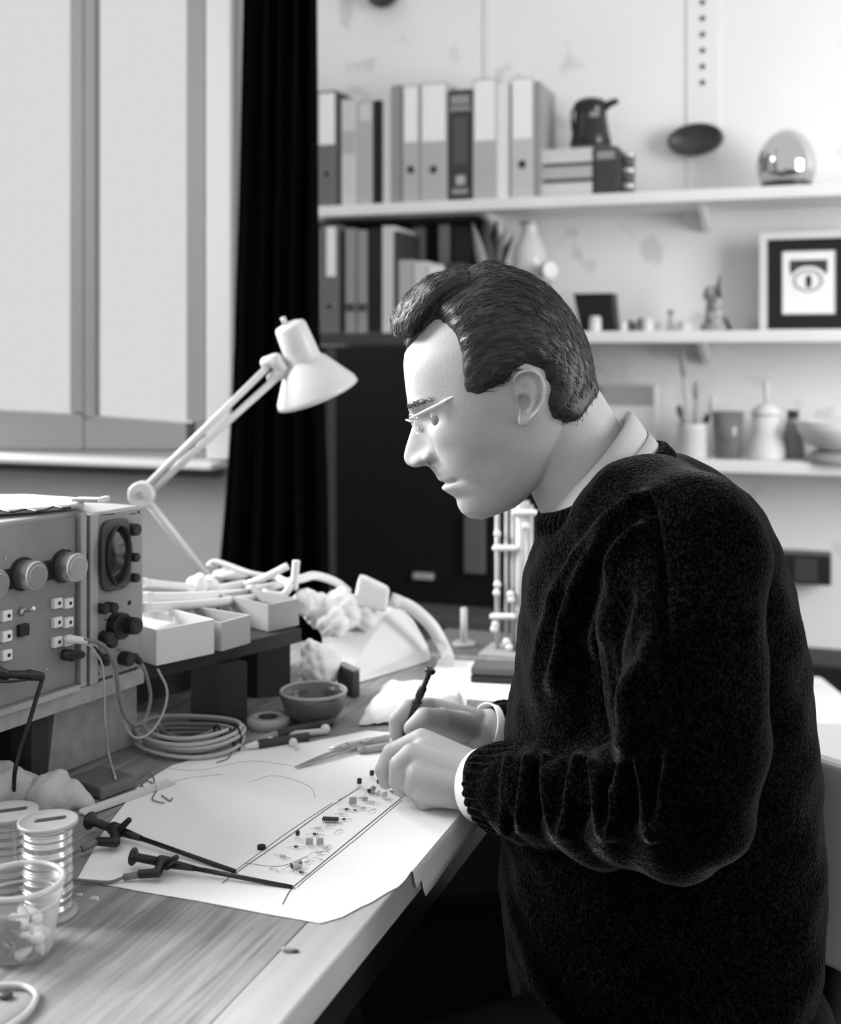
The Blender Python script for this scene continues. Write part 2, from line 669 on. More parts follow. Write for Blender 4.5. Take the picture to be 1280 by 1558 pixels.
# ================================================================== BENCH
def wood_mat(name, lo, hi, scale=(60, 3.0, 60)):
    m = bpy.data.materials.new(name)
    m.use_nodes = True
    nt = m.node_tree
    b = nt.nodes['Principled BSDF']
    b.inputs['Roughness'].default_value = 0.5
    b.inputs['Specular IOR Level'].default_value = 0.35
    tc = nt.nodes.new('ShaderNodeTexCoord')
    mp = nt.nodes.new('ShaderNodeMapping')
    mp.inputs['Scale'].default_value = scale
    nt.links.new(tc.outputs['Object'], mp.inputs['Vector'])
    n1 = nt.nodes.new('ShaderNodeTexNoise')
    n1.inputs['Scale'].default_value = 1.0
    n1.inputs['Detail'].default_value = 8
    n1.inputs['Distortion'].default_value = 1.2
    nt.links.new(mp.outputs['Vector'], n1.inputs['Vector'])
    n2 = nt.nodes.new('ShaderNodeTexNoise')
    n2.inputs['Scale'].default_value = 9
    n2.inputs['Detail'].default_value = 3
    nt.links.new(tc.outputs['Object'], n2.inputs['Vector'])
    mx = nt.nodes.new('ShaderNodeMath')
    mx.operation = 'MULTIPLY_ADD'
    nt.links.new(n1.outputs['Fac'], mx.inputs[0])
    mx.inputs[1].default_value = 0.7
    m2 = nt.nodes.new('ShaderNodeMath')
    m2.operation = 'MULTIPLY'
    nt.links.new(n2.outputs['Fac'], m2.inputs[0])
    m2.inputs[1].default_value = 0.3
    nt.links.new(m2.outputs[0], mx.inputs[2])
    r = nt.nodes.new('ShaderNodeValToRGB')
    r.color_ramp.elements[0].position = 0.34
    r.color_ramp.elements[1].position = 0.66
    r.color_ramp.elements[0].color = (lo, lo, lo, 1)
    r.color_ramp.elements[1].color = (hi, hi, hi, 1)
    nt.links.new(mx.outputs[0], r.inputs['Fac'])
    nt.links.new(r.outputs['Color'], b.inputs['Base Color'])
    bp = nt.nodes.new('ShaderNodeBump')
    bp.inputs['Strength'].default_value = 0.25
    bp.inputs['Distance'].default_value = 0.002
    nt.links.new(n1.outputs['Fac'], bp.inputs['Height'])
    nt.links.new(bp.outputs['Normal'], b.inputs['Normal'])
    return m


m_bench = wood_mat('bench_wood', 0.15, 0.35, (95, 5, 95))
m_lip = wood_mat('bench_lipping', 0.32, 0.42)
m_dark = mat('dark_stained_wood', 0.035, 0.6, 0.2, noise=0.3, nscale=12)
m_rack = mat('rack_wood', 0.36, 0.6, 0.2, noise=0.15, nscale=10, stretch=(1, 6, 6))
LX = -1.75
bench = empty('workbench', ((EX + LX) / 2, 0.7, 0), 'wide wooden workbench with a pale front edge', 'workbench')
part('bench_top', MB().box(LX, EX - 0.0457, -0.3, FARY, BZ - 0.028, BZ), m_bench, bench)
part('front_lipping', MB().box(EX - 0.0455, EX, -0.3, FARY, BZ - 0.028, BZ), m_lip, bench, bev=0.002)
part('apron', MB().box(EX - 0.06, EX - 0.04, -0.28, FARY - 0.02, BZ - 0.11, BZ - 0.0285), m_black, bench)
for xx in (LX + 0.03, EX - 0.14):
    for yy in (-0.27, FARY - 0.1):
        part('leg', MB().box(xx, xx + 0.07, yy, yy + 0.07, 0, BZ - 0.0285), m_black, bench)
part('shade_back_panel', MB().box(LX + 0.1, LX + 0.12, -0.2, FARY - 0.12, 0.1, BZ - 0.03), m_black, bench)  # added to keep the space under the bench dark
part('shade_end_panel', MB().box(LX + 0.12, EX - 0.062, FARY - 0.125, FARY - 0.102, 0.05, BZ - 0.112), m_black, bench)  # added likewise, closes off light at the far end under the bench

# drawing sheet, folded over the front edge and torn at its corner
PZ = BZ + 0.0006
mb = MB()
out = [Bh(x, y, PZ) for x, y in [(118, 1338), (210, 1356), (300, 1371), (400, 1390), (486, 1405), (492, 1404), (520, 1396), (548, 1381), (566, 1373), (590, 1358), (606, 1350), (617, 1339)]]
e0 = Vector((EX + 0.0012, Bh(625, 1327, PZ).y, PZ))
e1 = Vector((EX + 0.0012, 1.36, PZ))
out += [e0, e1]
out += [Bh(x, y, PZ) for x, y in [(560, 1112), (470, 1130), (380, 1132), (262, 1165), (212, 1195), (160, 1262)]]
mb.prism(out, (0, 0, 0.0006))
sheet = empty('drawing_sheet', base_of(mb), 'big white drawing sheet spread on the bench, its torn corner hanging over the edge', 'paper')
part('page', mb, m_paper, sheet)
fl = []
for (yy, dz) in [(e0.y, 0.0), (e0.y + 0.004, 0.010), (e0.y + 0.010, 0.018), (e0.y + 0.016, 0.020), (e0.y + 0.022, 0.017), (e0.y + 0.026, 0.019), (e0.y + 0.031, 0.030), (e0.y + 0.036, 0.036), (e0.y + 0.06, 0.034), (e0.y + 0.1, 0.032), (e0.y + 0.16, 0.031), (e1.y, 0.030)]:
    fl.append((yy, dz))
rows = []
for k in range(5):
    rows.append([Vector((EX + 0.0012 + 0.002 * math.sin(k / 4 * 1.5) + 0.001 * math.sin(yy * 60) * k / 4, yy, PZ + 0.0006 - dz * k / 4)) for yy, dz in fl])
part('hanging_flap', MB().sheet(rows, 0.0006, (1, 0, 0)), m_paper, sheet)


def flat_line(mb, pts, wdt, z=PZ + 0.0008):
    """a drawn line lying on the sheet"""
    q = spline([Bh(x, y, z) for x, y in pts], 6)
    rows = [[], []]
    for i, p in enumerate(q):
        t = (q[min(i + 1, len(q) - 1)] - q[max(i - 1, 0)]).normalized()
        s = Vector((-t.y, t.x, 0)) * wdt / 2
        rows[0].append(p - s)
        rows[1].append(p + s)
    return mb.sheet(rows, 0.0002)


part('pencil_line', flat_line(MB(), [(430, 1376), (444, 1352), (470, 1330), (540, 1272), (612, 1213)], 0.0009), m_line, sheet)
part('pencil_line', flat_line(MB(), [(452, 1350), (475, 1330), (545, 1274), (612, 1217)], 0.0005), m_line, sheet)
part('pencil_line', flat_line(MB(), [(338, 1344), (362, 1326), (430, 1279), (500, 1229), (548, 1198)], 0.0008), m_line, sheet)
part('pencil_line', flat_line(MB(), [(345, 1334), (370, 1316), (440, 1265), (505, 1222)], 0.0005), m_line, sheet)
part('pencil_line', flat_line(MB(), [(372, 1313), (425, 1318), (470, 1302)], 0.0004), m_line, sheet)
for pts in ([(225, 1165), (300, 1172), (380, 1158), (450, 1166)], [(380, 1190), (420, 1180), (470, 1196), (480, 1215)], [(230, 1200), (280, 1185), (340, 1178)]):
    part('pencil_line', flat_line(MB(), pts, 0.0005), mat('faint_pencil', 0.45, 0.8, 0.1), sheet)
# ================================================================== THINGS ON THE SHELVES
def on_shelf(px, i, Y):
    """world x for a pixel column at depth Y, shelf top z"""
    return Wy(px, 300, Y).x


def zpx(py, Y, px=700):
    return Wy(px, py, Y).z


m_bind = [mat('binder_dark_grey', 0.16, 0.6, 0.3), mat('binder_grey', 0.36, 0.6, 0.3), mat('binder_mid_grey', 0.46, 0.6, 0.3), mat('binder_pale', 0.55, 0.6, 0.3)]
m_lab = mat('white_label', 0.88, 0.7, 0.2)
m_hole = mat('ring_hole', 0.03, 0.6, 0.2)
m_pg = mat('page_edges', 0.62, 0.8, 0.1)
DB = 0.21


def binder(x0, x1, ytop, laby0, laby1, holey, m, label, shelf=0, Y=None, lean=0.0, labx=None):
    """upright box file: case, spine label, finger ring"""
    Y = Y or YF + 0.02
    a, b = Wy(x0, ytop, Y), Wy(x1, ytop, Y)
    zb, zt = zs[shelf] + 0.0005, a.z
    r = empty('box_file', ((a.x + b.x) / 2, Y + DB / 2, zb), label, 'box file', 'box files on the shelves')
    wd = b.x - a.x
    mb = MB()
    t = 0.0035
    mb.box(a.x, a.x + t, Y + 0.003, Y + DB, zb, zt).box(b.x - t, b.x, Y + 0.003, Y + DB, zb, zt).box(a.x, b.x, Y, Y + 0.0029, zb, zt)
    part('case', mb, m, r)
    part('pages', MB().box(a.x + t + 0.001, b.x - t - 0.001, Y + 0.012, Y + DB - 0.008, zb + 0.002, zt - 0.018), m_pg, r)
    if laby0 is not None:
        l0, l1 = (labx if labx else (x0 + 2.5, x1 - 2.5))
        la, lb = Wy(l0, laby0, Y).x, Wy(l1, laby0, Y).x
        part('spine_label', MB().box(la, lb, Y - 0.0008, Y - 0.0001, zpx(laby1, Y, x0), zpx(laby0, Y, x0)), m_lab, r)
    if holey is not None:
        c = Wy((x0 + x1) / 2, holey, Y)
        part('finger_hole', MB().lathe([(0.0115, 0), (0.0115, 0.0012)], (c.x, Y, c.z), (0, -1, 0), 18), m_hole, r)
        part('hole_rim', MB().tube([Vector((c.x + 0.012 * math.cos(q), Y - 0.001, c.z + 0.012 * math.sin(q))) for q in np.linspace(0, 2 * math.pi, 20, endpoint=False)], 0.0012, 6, True), m_steel, r)
    if lean:
        r.rotation_euler = (0, lean, 0)
    return r


def book(x0, x1, ytop, m, label, shelf=0, Y=None, bands=(), group='books on the shelves', lean=0.0, depth=0.19):
    Y = Y or YF + 0.025
    a, b = Wy(x0, ytop, Y), Wy(x1, ytop, Y)
    zb, zt = zs[shelf] + 0.0005, a.z
    r = empty('book', ((a.x + b.x) / 2, Y + depth / 2, zb), label, 'book', group)
    mb = MB()
    t = min(0.003, (b.x - a.x) * 0.2)
    mb.box(a.x, a.x + t, Y + 0.003, Y + depth, zb, zt).box(b.x - t, b.x, Y + 0.003, Y + depth, zb, zt).box(a.x, b.x, Y, Y + 0.003, zb, zt)
    part('cover', mb, m, r)
    part('pages', MB().box(a.x + t, b.x - t, Y + 0.0031, Y + depth - 0.005, zb + 0.003, zt - 0.004), m_pg, r)
    for y0, y1, xa, xb, mm in bands:
        part('spine_band', MB().box(Wy(xa, y0, Y).x, Wy(xb, y0, Y).x, Y - 0.0008, Y - 0.0001, zpx(y1, Y, x0), zpx(y0, Y, x0)), mm, r)
    if lean:
        r.rotation_euler = (0, lean, 0)
    return r


m_bk_black = mat('cover_black', 0.012, 0.5, 0.3)
m_bk_dark = mat('cover_dark', 0.05, 0.5, 0.3)
m_bk_grey = mat('cover_grey', 0.30, 0.6, 0.3)
m_bk_mid = mat('cover_mid', 0.45, 0.6, 0.3)
m_bk_pale = mat('cover_pale', 0.62, 0.6, 0.3)
m_bk_white = mat('cover_white', 0.80, 0.6, 0.3)

binder(483, 512, 139, 143, 221, 265, m_bind[0], 'dark grey box file with a white label, first on the top shelf beside the curtain')
book(513, 519, 142, m_bk_dark, 'very thin dark book squeezed beside the first dark box file')
book(520, 543, 152, m_bk_pale, 'pale book, the left one of the two pale books on the top shelf', bands=[(200, 235, 522, 541, m_bk_mid)])
book(544, 567, 154, m_bk_mid, 'light grey book standing left of the thin black book', bands=[(158, 185, 547, 565, m_bk_pale)])
book(569, 581, 153, m_bk_black, 'thin black book standing among pale ones on the top shelf')
book(583, 595, 136, m_bk_pale, 'narrow light book just right of the thin black book')
book(596, 612, 130, m_bk_grey, 'plain mid grey book left of the narrow labelled box file')
binder(613, 638, 130, 133, 217, 258, m_bind[2], 'narrow grey box file with a white label and finger hole')
binder(640, 680, 127, 130, 216, 258, m_bind[2], 'wide grey box file with a broad white label, left of the dark banded volume')
book(682, 718, 138, m_bk_dark, 'thick dark volume with banded spine between two box files',
     bands=[(146, 160, 686, 715, m_bk_grey), (163, 170, 684, 717, m_bk_grey), (180, 250, 690, 711, mat('spine_panel', 0.09, 0.5, 0.3)), (268, 282, 694, 708, m_bk_mid), (288, 296, 688, 712, m_bk_grey)])
binder(720, 756, 121, 124, 215, None, m_bind[2], 'grey box file with white label and no finger hole, right of the dark banded volume')
book(757, 775, 127, m_bk_white, 'white book between the last two box files on the top shelf')
binder(778, 812, 119, 122, 212, 250, m_bind[3], 'pale box file with a narrow white label, last in the top row')
book(814, 822, 124, m_bk_grey, 'thin grey book leaning on the last box file of the top row')

# pile of flat books carrying the jug
def flat_book(x0, x1, y0, y1, m, label, pm=None, Y=None):
    Y = Y or YF + 0.05
    a, b = Wy(x0, y1, Y), Wy(x1, y0, Y)
    r = empty('flat_book', ((a.x + b.x) / 2, Y + 0.06, a.z), label, 'book', 'flat books under the jug')
    part('cover', MB().box(a.x, b.x, Y, Y + 0.12, a.z, a.z + 0.003).box(a.x, b.x, Y, Y + 0.12, b.z - 0.003, b.z).box(a.x, a.x + 0.003, Y, Y + 0.12, a.z + 0.003, b.z - 0.003), m, r)
    part('pages', MB().box(a.x + 0.0031, b.x - 0.002, Y + 0.002, Y + 0.118, a.z + 0.0031, b.z - 0.0031), pm or m_pg, r)
    return r


zb = zs[0]
ybase = 540 - (zs[0] + 0.0005 - CZ) / (Wy(860, 300, YF + 0.05) - CAM).dot(FV) * FPX
h = (ybase - 224) / 3
for k, (mm, lb) in enumerate([(m_bk_mid, 'grey-edged book at the bottom of the small flat pile'), (m_bk_grey, 'middle book of the small flat pile below the jug'), (m_bk_white, 'white book on top of the small flat pile, carrying the jug')]):
    flat_book(818 + k, 902, ybase - h * (k + 1) + 0.3, ybase - h * k - 0.3, mm, lb, m_pg if k != 1 else m_bk_mid)
Y = YF + 0.05
xx = wall_rect(904, 940, 222, ybase, Y)
r = empty('small_dark_box', ((xx[0] + xx[1]) / 2, Y + 0.05, xx[2]), 'small dark box standing right of the white flat books', 'box')
part('carton', MB().box(xx[0], xx[1], Y, Y + 0.1, xx[2], xx[3]), m_bk_dark, r, bev=0.002)
part('label_band', MB().box(xx[0] + 0.008, xx[1] - 0.008, Y - 0.001, Y - 0.0001, xx[3] - 0.035, xx[3] - 0.012), m_bk_grey, r)
for k in range(3):
    hh = (ybase - 229) / 3
    xx = wall_rect(943, 964, ybase - hh * (k + 1) + 0.5, ybase - hh * k - 0.5, Y)
    r = empty('small_tin', ((xx[0] + xx[1]) / 2, Y + 0.03, xx[2]), ['shiny tin at the bottom of the stack of three small tins', 'middle tin of the stack of three small tins', 'topmost tin of the stack of three small tins'][k], 'tin', 'small tins beside the dark box')
    rad = (xx[1] - xx[0]) / 2
    c = ((xx[0] + xx[1]) / 2, Y + 0.03, xx[2])
    part('body', MB().lathe([(rad * 0.96, 0), (rad * 0.96, (xx[3] - xx[2]) * 0.6)], c, n=20), mat('dark_tin', 0.08, 0.4, 0.5), r)
    part('lid', MB().lathe([(rad, (xx[3] - xx[2]) * 0.6), (rad, (xx[3] - xx[2]) * 0.97), (rad * 0.9, xx[3] - xx[2])], c, n=20), m_steel, r)

# black jug
c = Wy(899, 223.4, YF + 0.11)
kk = (c - CAM).dot(FV) / FPX
r = empty('jug', (c.x, c.y, c.z), 'black waisted jug with a spout, standing on the flat white books', 'jug')
m_jug = mat('jug_enamel', 0.012, 0.25, 0.5)
part('body', MB().lathe([(31 * kk, 0), (32 * kk, 3 * kk), (28 * kk, 22 * kk), (24.5 * kk, 42 * kk), (23.5 * kk, 56 * kk), (25.5 * kk, 62 * kk)], c, n=32), m_jug, r)
part('lid', MB().lathe([(26 * kk, 62 * kk), (26 * kk, 65 * kk), (19 * kk, 71 * kk), (9 * kk, 74 * kk), (0.5 * kk, 74.5 * kk)], c, n=28, cap=False), m_jug, r)
cz = Vector(c)
part('spout', MB().tube(spline([cz + Vector((18 * kk, 0, 56 * kk)), cz + Vector((30 * kk, 0, 64 * kk)), cz + Vector((42 * kk, 0, 67 * kk))], 5), [7 * kk - 0.25 * kk * i for i in range(11)], 10), m_jug, r)
part('handle', MB().tube(spline([cz + Vector((-20 * kk, 0, 60 * kk)), cz + Vector((-27 * kk, -0.01, 55 * kk)), cz + Vector((-27 * kk, -0.01, 30 * kk)), cz + Vector((-26 * kk, 0, 20 * kk))], 6), 2.6 * kk, 8), m_jug, r)
part('badge', MB().obox(cz + Vector((4 * kk, -27.5 * kk, 40 * kk)), (14 * kk, 0, 0), (0, 1.5 * kk, 0), (0, 0, 8 * kk)), m_bk_grey, r)

# dark oval dishes on the wall
def oval_dish(px, py, rx, ry, label):
    c = Wy(px, py, YB - 0.045)
    kk = (c - CAM).dot(FV) / FPX
    r = empty('oval_dish', c, label, 'wall dish', 'dark oval dishes on the wall')
    vs = []
    mb = MB()
    rows = []
    for k, (s, dpt) in enumerate([(1.0, 0.018), (1.0, -0.006), (0.95, -0.014), (0.86, -0.008), (0.6, 0.006), (0.3, 0.011), (0.02, 0.012)]):
        rows.append([Vector((c.x + rx * kk * s * math.cos(q) * 1.02, c.y + dpt, c.z + ry * kk * s * math.sin(q) + 0.05 * rx * kk * s * math.cos(q))) for q in np.linspace(0, 2 * math.pi, 40, endpoint=False)])
    mb.grid(rows, True, True)
    part('dish', mb, mat('dark_turned_wood', 0.045, 0.45, 0.4, noise=0.3, nscale=20), r)
    part('hanging_stud', MB().lathe([(0.006, 0), (0.006, 0.028)], (c.x, c.y + 0.016, c.z + ry * kk * 0.9), (0, 1, 0), 10), m_black, r)


oval_dish(1058, 212, 41, 24, 'dark oval dish hanging on the wall above the top shelf, left of the silvery egg')
oval_dish(582, -10, 24, 20, 'dark oval dish cut off by the top of the photo above the box files')

# silvery egg
c = Wy(1197, 281, YF + 0.09)
kk = (c - CAM).dot(FV) / FPX
c.z = zs[0]
r = empty('egg_ornament', c, 'silvery mirror-finished egg on a dark base at the right end of the top shelf', 'ornament')
part('egg', MB().lathe([(37 * kk, 7 * kk), (43 * kk, 24 * kk), (44 * kk, 38 * kk), (41 * kk, 54 * kk), (34 * kk, 70 * kk), (24 * kk, 82 * kk), (13 * kk, 89 * kk), (4 * kk, 92 * kk), (0.2 * kk, 92.3 * kk)], c, n=40), mat('egg_silver', 0.62, 0.10, 0.5, metal=1.0), r)
part('base', MB().lathe([(38 * kk, 0), (39 * kk, 3 * kk), (38 * kk, 9 * kk)], c, n=36), mat('egg_base', 0.02, 0.3, 0.5), r)

# ------------------------------------------------------------------ middle shelf, left (in the shade)
xa_, xb_ = Wy(479, 400, YF - 0.012).x, Wy(742, 400, YB).x
r = empty('bookcase', ((xa_ + xb_) / 2, YF + 0.1, zs[1] - 0.033), 'shallow black bookcase between the curtain and the man, holding the shaded books', 'bookcase')
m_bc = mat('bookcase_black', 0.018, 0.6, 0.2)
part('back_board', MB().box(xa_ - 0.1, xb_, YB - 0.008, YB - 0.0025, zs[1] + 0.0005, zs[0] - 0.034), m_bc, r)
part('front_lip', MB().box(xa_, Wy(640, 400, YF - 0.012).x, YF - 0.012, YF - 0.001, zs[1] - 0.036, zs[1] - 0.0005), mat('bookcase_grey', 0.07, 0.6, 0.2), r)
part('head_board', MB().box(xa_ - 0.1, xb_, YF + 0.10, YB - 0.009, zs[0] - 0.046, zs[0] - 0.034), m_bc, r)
Ym = YF + 0.02
binder(487, 516, 343, 346, 421, 466, m_bind[0], 'grey box file with a white label in the shaded row, against the curtain', 1, labx=(497, 511))
book(518, 525, 352, m_bk_black, 'thin black book right of the shaded box file', 1)
book(526, 541, 348, m_bk_grey, 'left one of two grey banded books in the shaded row', 1, bands=[(462, 474, 527, 540, m_bk_dark)])
book(544, 559, 350, m_bk_grey, 'right one of two grey banded books in the shaded row', 1, bands=[(462, 474, 545, 558, m_bk_dark)])
book(561, 580, 347, m_bk_black, 'broad black book in the shaded row', 1)
book(582, 599, 344, m_bk_pale, 'tall pale book in the shaded row, right of the broad black one', 1)
book(600, 606, 352, m_bk_dark, 'thin dark book beside the tall pale one in the shaded row', 1)
book(607, 628, 396, m_bk_mid, 'short grey book behind the front of the person\'s hair', 1)
book(630, 650, 398, m_bk_pale, 'short pale book, just left of the shortest white one', 1)
book(652, 676, 404, m_bk_white, 'short white book behind the top of the person\'s hair', 1)
book(678, 700, 400, m_bk_dark, 'short dark book behind the top of the person\'s hair', 1)
# taller things standing behind the short books
for x0, x1, yt, mm, lb in [(629, 645, 346, m_bk_grey, 'tall grey book standing at the back behind the short ones'), (668, 684, 342, m_bk_mid, 'tall pale grey folder at the back above the person\'s hair'), (690, 716, 344, m_bk_dark, 'tall dark folder at the back above the person\'s hair')]:
    book(x0, x1, yt, mm, lb, 1, Y=YF + 0.216, depth=0.022)
# glass vase + dark leaves + lens
c = Wy(806, 430, YF + 0.1)
kk = (c - CAM).dot(FV) / FPX
c.z = zs[1]
r = empty('glass_vase', c, 'bright rounded glass vase on the middle shelf above the person\'s head', 'vase')
part('bowl', MB().lathe([(16 * kk, 0), (22 * kk, 30 * kk), (26 * kk, 70 * kk), (27 * kk, 105 * kk), (24 * kk, 128 * kk), (14 * kk, 146 * kk), (11 * kk, 160 * kk), (14 * kk, 166 * kk)], c, n=32), mat('milky_glass', 0.72, 0.2, 0.5, trans=0.2), r)
part('neck_ring', MB().tube([Vector((c.x + 14 * kk * math.cos(q), c.y + 14 * kk * math.sin(q), c.z + 166 * kk)) for q in np.linspace(0, 2 * math.pi, 28, endpoint=False)], 2.5 * kk, 8, True), m_steel, r)
c = Wy(745, 430, YF + 0.1)
c.z = zs[1]
r = empty('dried_plant', c, 'dark dried plant with broad leaves, left of the glass vase', 'plant')
part('pot', MB().lathe([(22 * kk, 0), (27 * kk, 60 * kk), (29 * kk, 62 * kk)], c, n=24), m_bk_dark, r)
for q, (dx, hh, wd, mm) in enumerate([(-24, 168, 9, m_bk_grey), (-8, 175, 12, m_bk_dark), (10, 172, 10, m_bk_black), (24, 160, 9, m_bk_grey), (34, 150, 8, m_bk_dark)]):
    ctr = [Vector((c.x + dx * kk * (t ** 1.3), c.y - 0.02 + 0.012 * q * t, c.z + (55 + (hh - 55) * t) * kk)) for t in np.linspace(0, 1, 9)]
    rows = [[p - Vector((wd * kk * math.sin(math.pi * (0.08 + 0.88 * t)), 0, 0)), p + Vector((0, -0.003, 0)), p + Vector((wd * kk * math.sin(math.pi * (0.08 + 0.88 * t)), 0, 0))] for p, t in zip(ctr, np.linspace(0, 1, 9))]
    part('leaf', MB().sheet(rows, 0.0012, (0, 1, 0)), mm, r)
c = Wy(836, 412, YF + 0.03)
r = empty('round_mirror', Vector((c.x, c.y, zs[1])), 'small round mirror on a stem behind the person\'s hair', 'mirror')
part('disc', MB().lathe([(0.001, -0.004), (13 * kk, -0.004), (14 * kk, 0.0), (14 * kk, 0.006), (12.5 * kk, 0.0085), (0.001, 0.0085)], c, (0.75, -0.66, 0), 24, False), m_white, r)
part('rim', MB().lathe([(14.3 * kk, -0.007), (14.3 * kk, -0.001)], c, (0.75, -0.66, 0), 24), m_black, r)
part('stem', MB().cyl((c.x, c.y, zs[1]), (c.x, c.y, c.z - 13 * kk), 0.003), m_steel, r)

# ------------------------------------------------------------------ middle shelf, right
Y = YF + 0.06
xx = wall_rect(874, 934, 449, 503, Y)
r = empty('black_box', ((xx[0] + xx[1]) / 2, Y + 0.04, zs[1]), 'black box on the middle shelf right behind the person\'s head', 'box')
part('carton', MB().hexa([(xx[0] + 0.02, Y, zs[1]), (xx[1] + 0.004, Y, zs[1]), (xx[1] + 0.004, Y + 0.08, zs[1]), (xx[0] + 0.02, Y + 0.08, zs[1]), (xx[0] - 0.002, Y, xx[3]), (xx[1] - 0.004, Y, xx[3]), (xx[1] - 0.004, Y + 0.08, xx[3]), (xx[0] - 0.002, Y + 0.08, xx[3])]), m_black, r, bev=0.003)
part('lid', MB().box(xx[0] - 0.004, xx[1] - 0.002, Y - 0.002, Y + 0.082, xx[3] + 0.0002, xx[3] + 0.006), m_plastic, r, bev=0.002)


def pot(name, px, py_top, rpx, m, label, cat, Y=YF + 0.05, shelf=1, lidm=None, group=None, waist=1.0):
    c = Wy(px, 500, Y)
    kk = (c - CAM).dot(FV) / FPX
    zt = Wy(px, py_top, Y).z
    c.z = zs[shelf]
    h = zt - c.z
    r = empty(name, c, label, cat, group)
    part('body', MB().lathe([(rpx * kk * 0.9, 0), (rpx * kk, 0.002), (rpx * kk * waist, h * 0.75)], c, n=20), m, r)
    part('lid', MB().lathe([(rpx * kk * 0.95, h * 0.751), (rpx * kk * 0.95, h * 0.93), (rpx * kk * 0.6, h)], c, n=20), lidm or m, r)
    return r


pot('small_jar', 906, 481, 9, m_white, 'small white jar in front of the black box on the middle shelf', 'jar', Y=YF + 0.03)
pot('salt_pot', 949, 489, 6, m_white, 'tiny white pot right of the black box', 'pot')
for k, (px, yt) in enumerate([(959, 487), (966, 490), (974, 484)]):
    pot('dark_vial', px, yt, 3.2, m_bk_dark, ['first of the three tiny dark vials right of the white pot', 'shortest of the three tiny dark vials', 'tallest of the three tiny dark vials'][k], 'vial', group='tiny dark vials on the middle shelf')
pot('white_cup', 986, 484, 7, m_white, 'small white cup right of the dark vials', 'cup')
pot('grey_thimble', 1004, 491, 5, m_bk_mid, 'tiny grey thimble on the middle shelf', 'thimble')
c = Wy(1021, 500, Y)
c.z = zs[1]
r = empty('little_figure', c, 'little grey figure between the thimble and the bird sculpture', 'figurine')
part('body', MB().lathe([(8 * kk, 0), (8 * kk, 3 * kk), (4 * kk, 6 * kk), (5 * kk, 16 * kk), (3 * kk, 22 * kk)], c, n=14), m_bk_mid, r)
part('head', MB().ball(c + Vector((0, 0, 27 * kk)), 5 * kk, 12), m_bk_grey, r)
pot('flat_tin', 1042, 489, 11, m_bk_pale, 'flat pale tin just left of the bird sculpture', 'tin')
# bird sculpture
c = Wy(1086, 500, Y)
c.z = zs[1]
kk = (c - CAM).dot(FV) / FPX
r = empty('bird_sculpture', c, 'mottled grey bird sculpture with a raised wing on the middle shelf', 'sculpture')
m_bird = mat('mottled_bronze', 0.28, 0.4, 0.5, noise=0.6, nscale=45)
o3 = lambda x, z, y=0: c + Vector((x * kk, y * kk, z * kk))
me = remesh(MB().rcone(o3(2, 14), 16 * kk, o3(3, 42), 14 * kk).rcone(o3(3, 42), 13 * kk, o3(-4, 60), 9 * kk).rcone(o3(-6, 60), 9 * kk, o3(-13, 52), 4 * kk).rcone(o3(6, 50), 7 * kk, o3(10, 84), 2.2 * kk).rcone(o3(-2, 20, -6), 10 * kk, o3(6, 44, -10), 8 * kk), 0.003, 3)
smooth_all(me)
obj_from('body', me, m_bird, r)
part('wing', MB().sheet([[o3(6 + 4 * t, 30 + 55 * t, -12), o3(14 - 3 * t, 24 + 58 * t, -8)] for t in np.linspace(0, 1, 6)], 0.003, (0, -1, 0)), m_bk_dark, r)
part('plinth', MB().lathe([(20 * kk, 0), (20 * kk, 8 * kk), (17 * kk, 11 * kk)], c, n=20), m_bk_grey, r)
part('tail', MB().prism([o3(10, 12, -4), o3(24, 0, -4), o3(28, 0, -4), o3(14, 30, -4)], (0, 8 * kk, 0)), m_bk_black, r)

# framed picture
Y = YF + 0.14
xx = wall_rect(1156, 1340, 348, 503, Y)
r = empty('picture_frame', ((xx[0] + xx[1]) / 2, Y, zs[1]), 'framed picture with a wide black mount at the right end of the middle shelf', 'picture')
f = 0.02
zt = xx[3]
z0 = zs[1] + 0.0005
m_fr = mat('pale_frame', 0.70, 0.5, 0.3)
mb = MB().box(xx[0], xx[0] + f, Y, Y + 0.025, z0, zt).box(xx[1] - f, xx[1], Y, Y + 0.025, z0, zt).box(xx[0] + f, xx[1] - f, Y, Y + 0.025, zt - f, zt).box(xx[0] + f, xx[1] - f, Y, Y + 0.025, z0, z0 + 0.004)
part('frame', mb, m_fr, r)
part('black_mount', MB().box(xx[0] + f, xx[1] - f, Y + 0.01, Y + 0.014, z0 + 0.004, zt - f), m_black, r)
s = wall_rect(1191, 1271, 381, 478, Y + 0.01)
Ys_ = Y + 0.0085
pr = part('print', MB().box(s[0], s[1], Ys_, Y + 0.0098, s[2], s[3]), m_lab, r)
sx, sz = s[1] - s[0], s[3] - s[2]
g = lambda u, v: Vector((s[0] + sx * u, Ys_ - 0.0004, s[3] - sz * v))
part('perforated_edge', MB().tube([g(u, 0) for u in np.linspace(0, 1, 20)] + [g(1, v) for v in np.linspace(0.05, 1, 22)] + [g(u, 1) for u in np.linspace(0.95, 0, 20)] + [g(0, v) for v in np.linspace(0.95, 0.05, 22)], [0.0022 if i % 2 else 0.0008 for i in range(84)], 6, True), m_bk_mid, pr)
part('printed_arch', MB().prism([g(.14, .14), g(.86, .14), g(.86, .30)] + [g(.5 + .34 * math.cos(q), .44 - .20 * math.sin(q)) for q in np.linspace(0.25, math.pi - 0.25, 14)] + [g(.14, .30)], (0, -0.0005, 0)), m_bk_dark, pr)
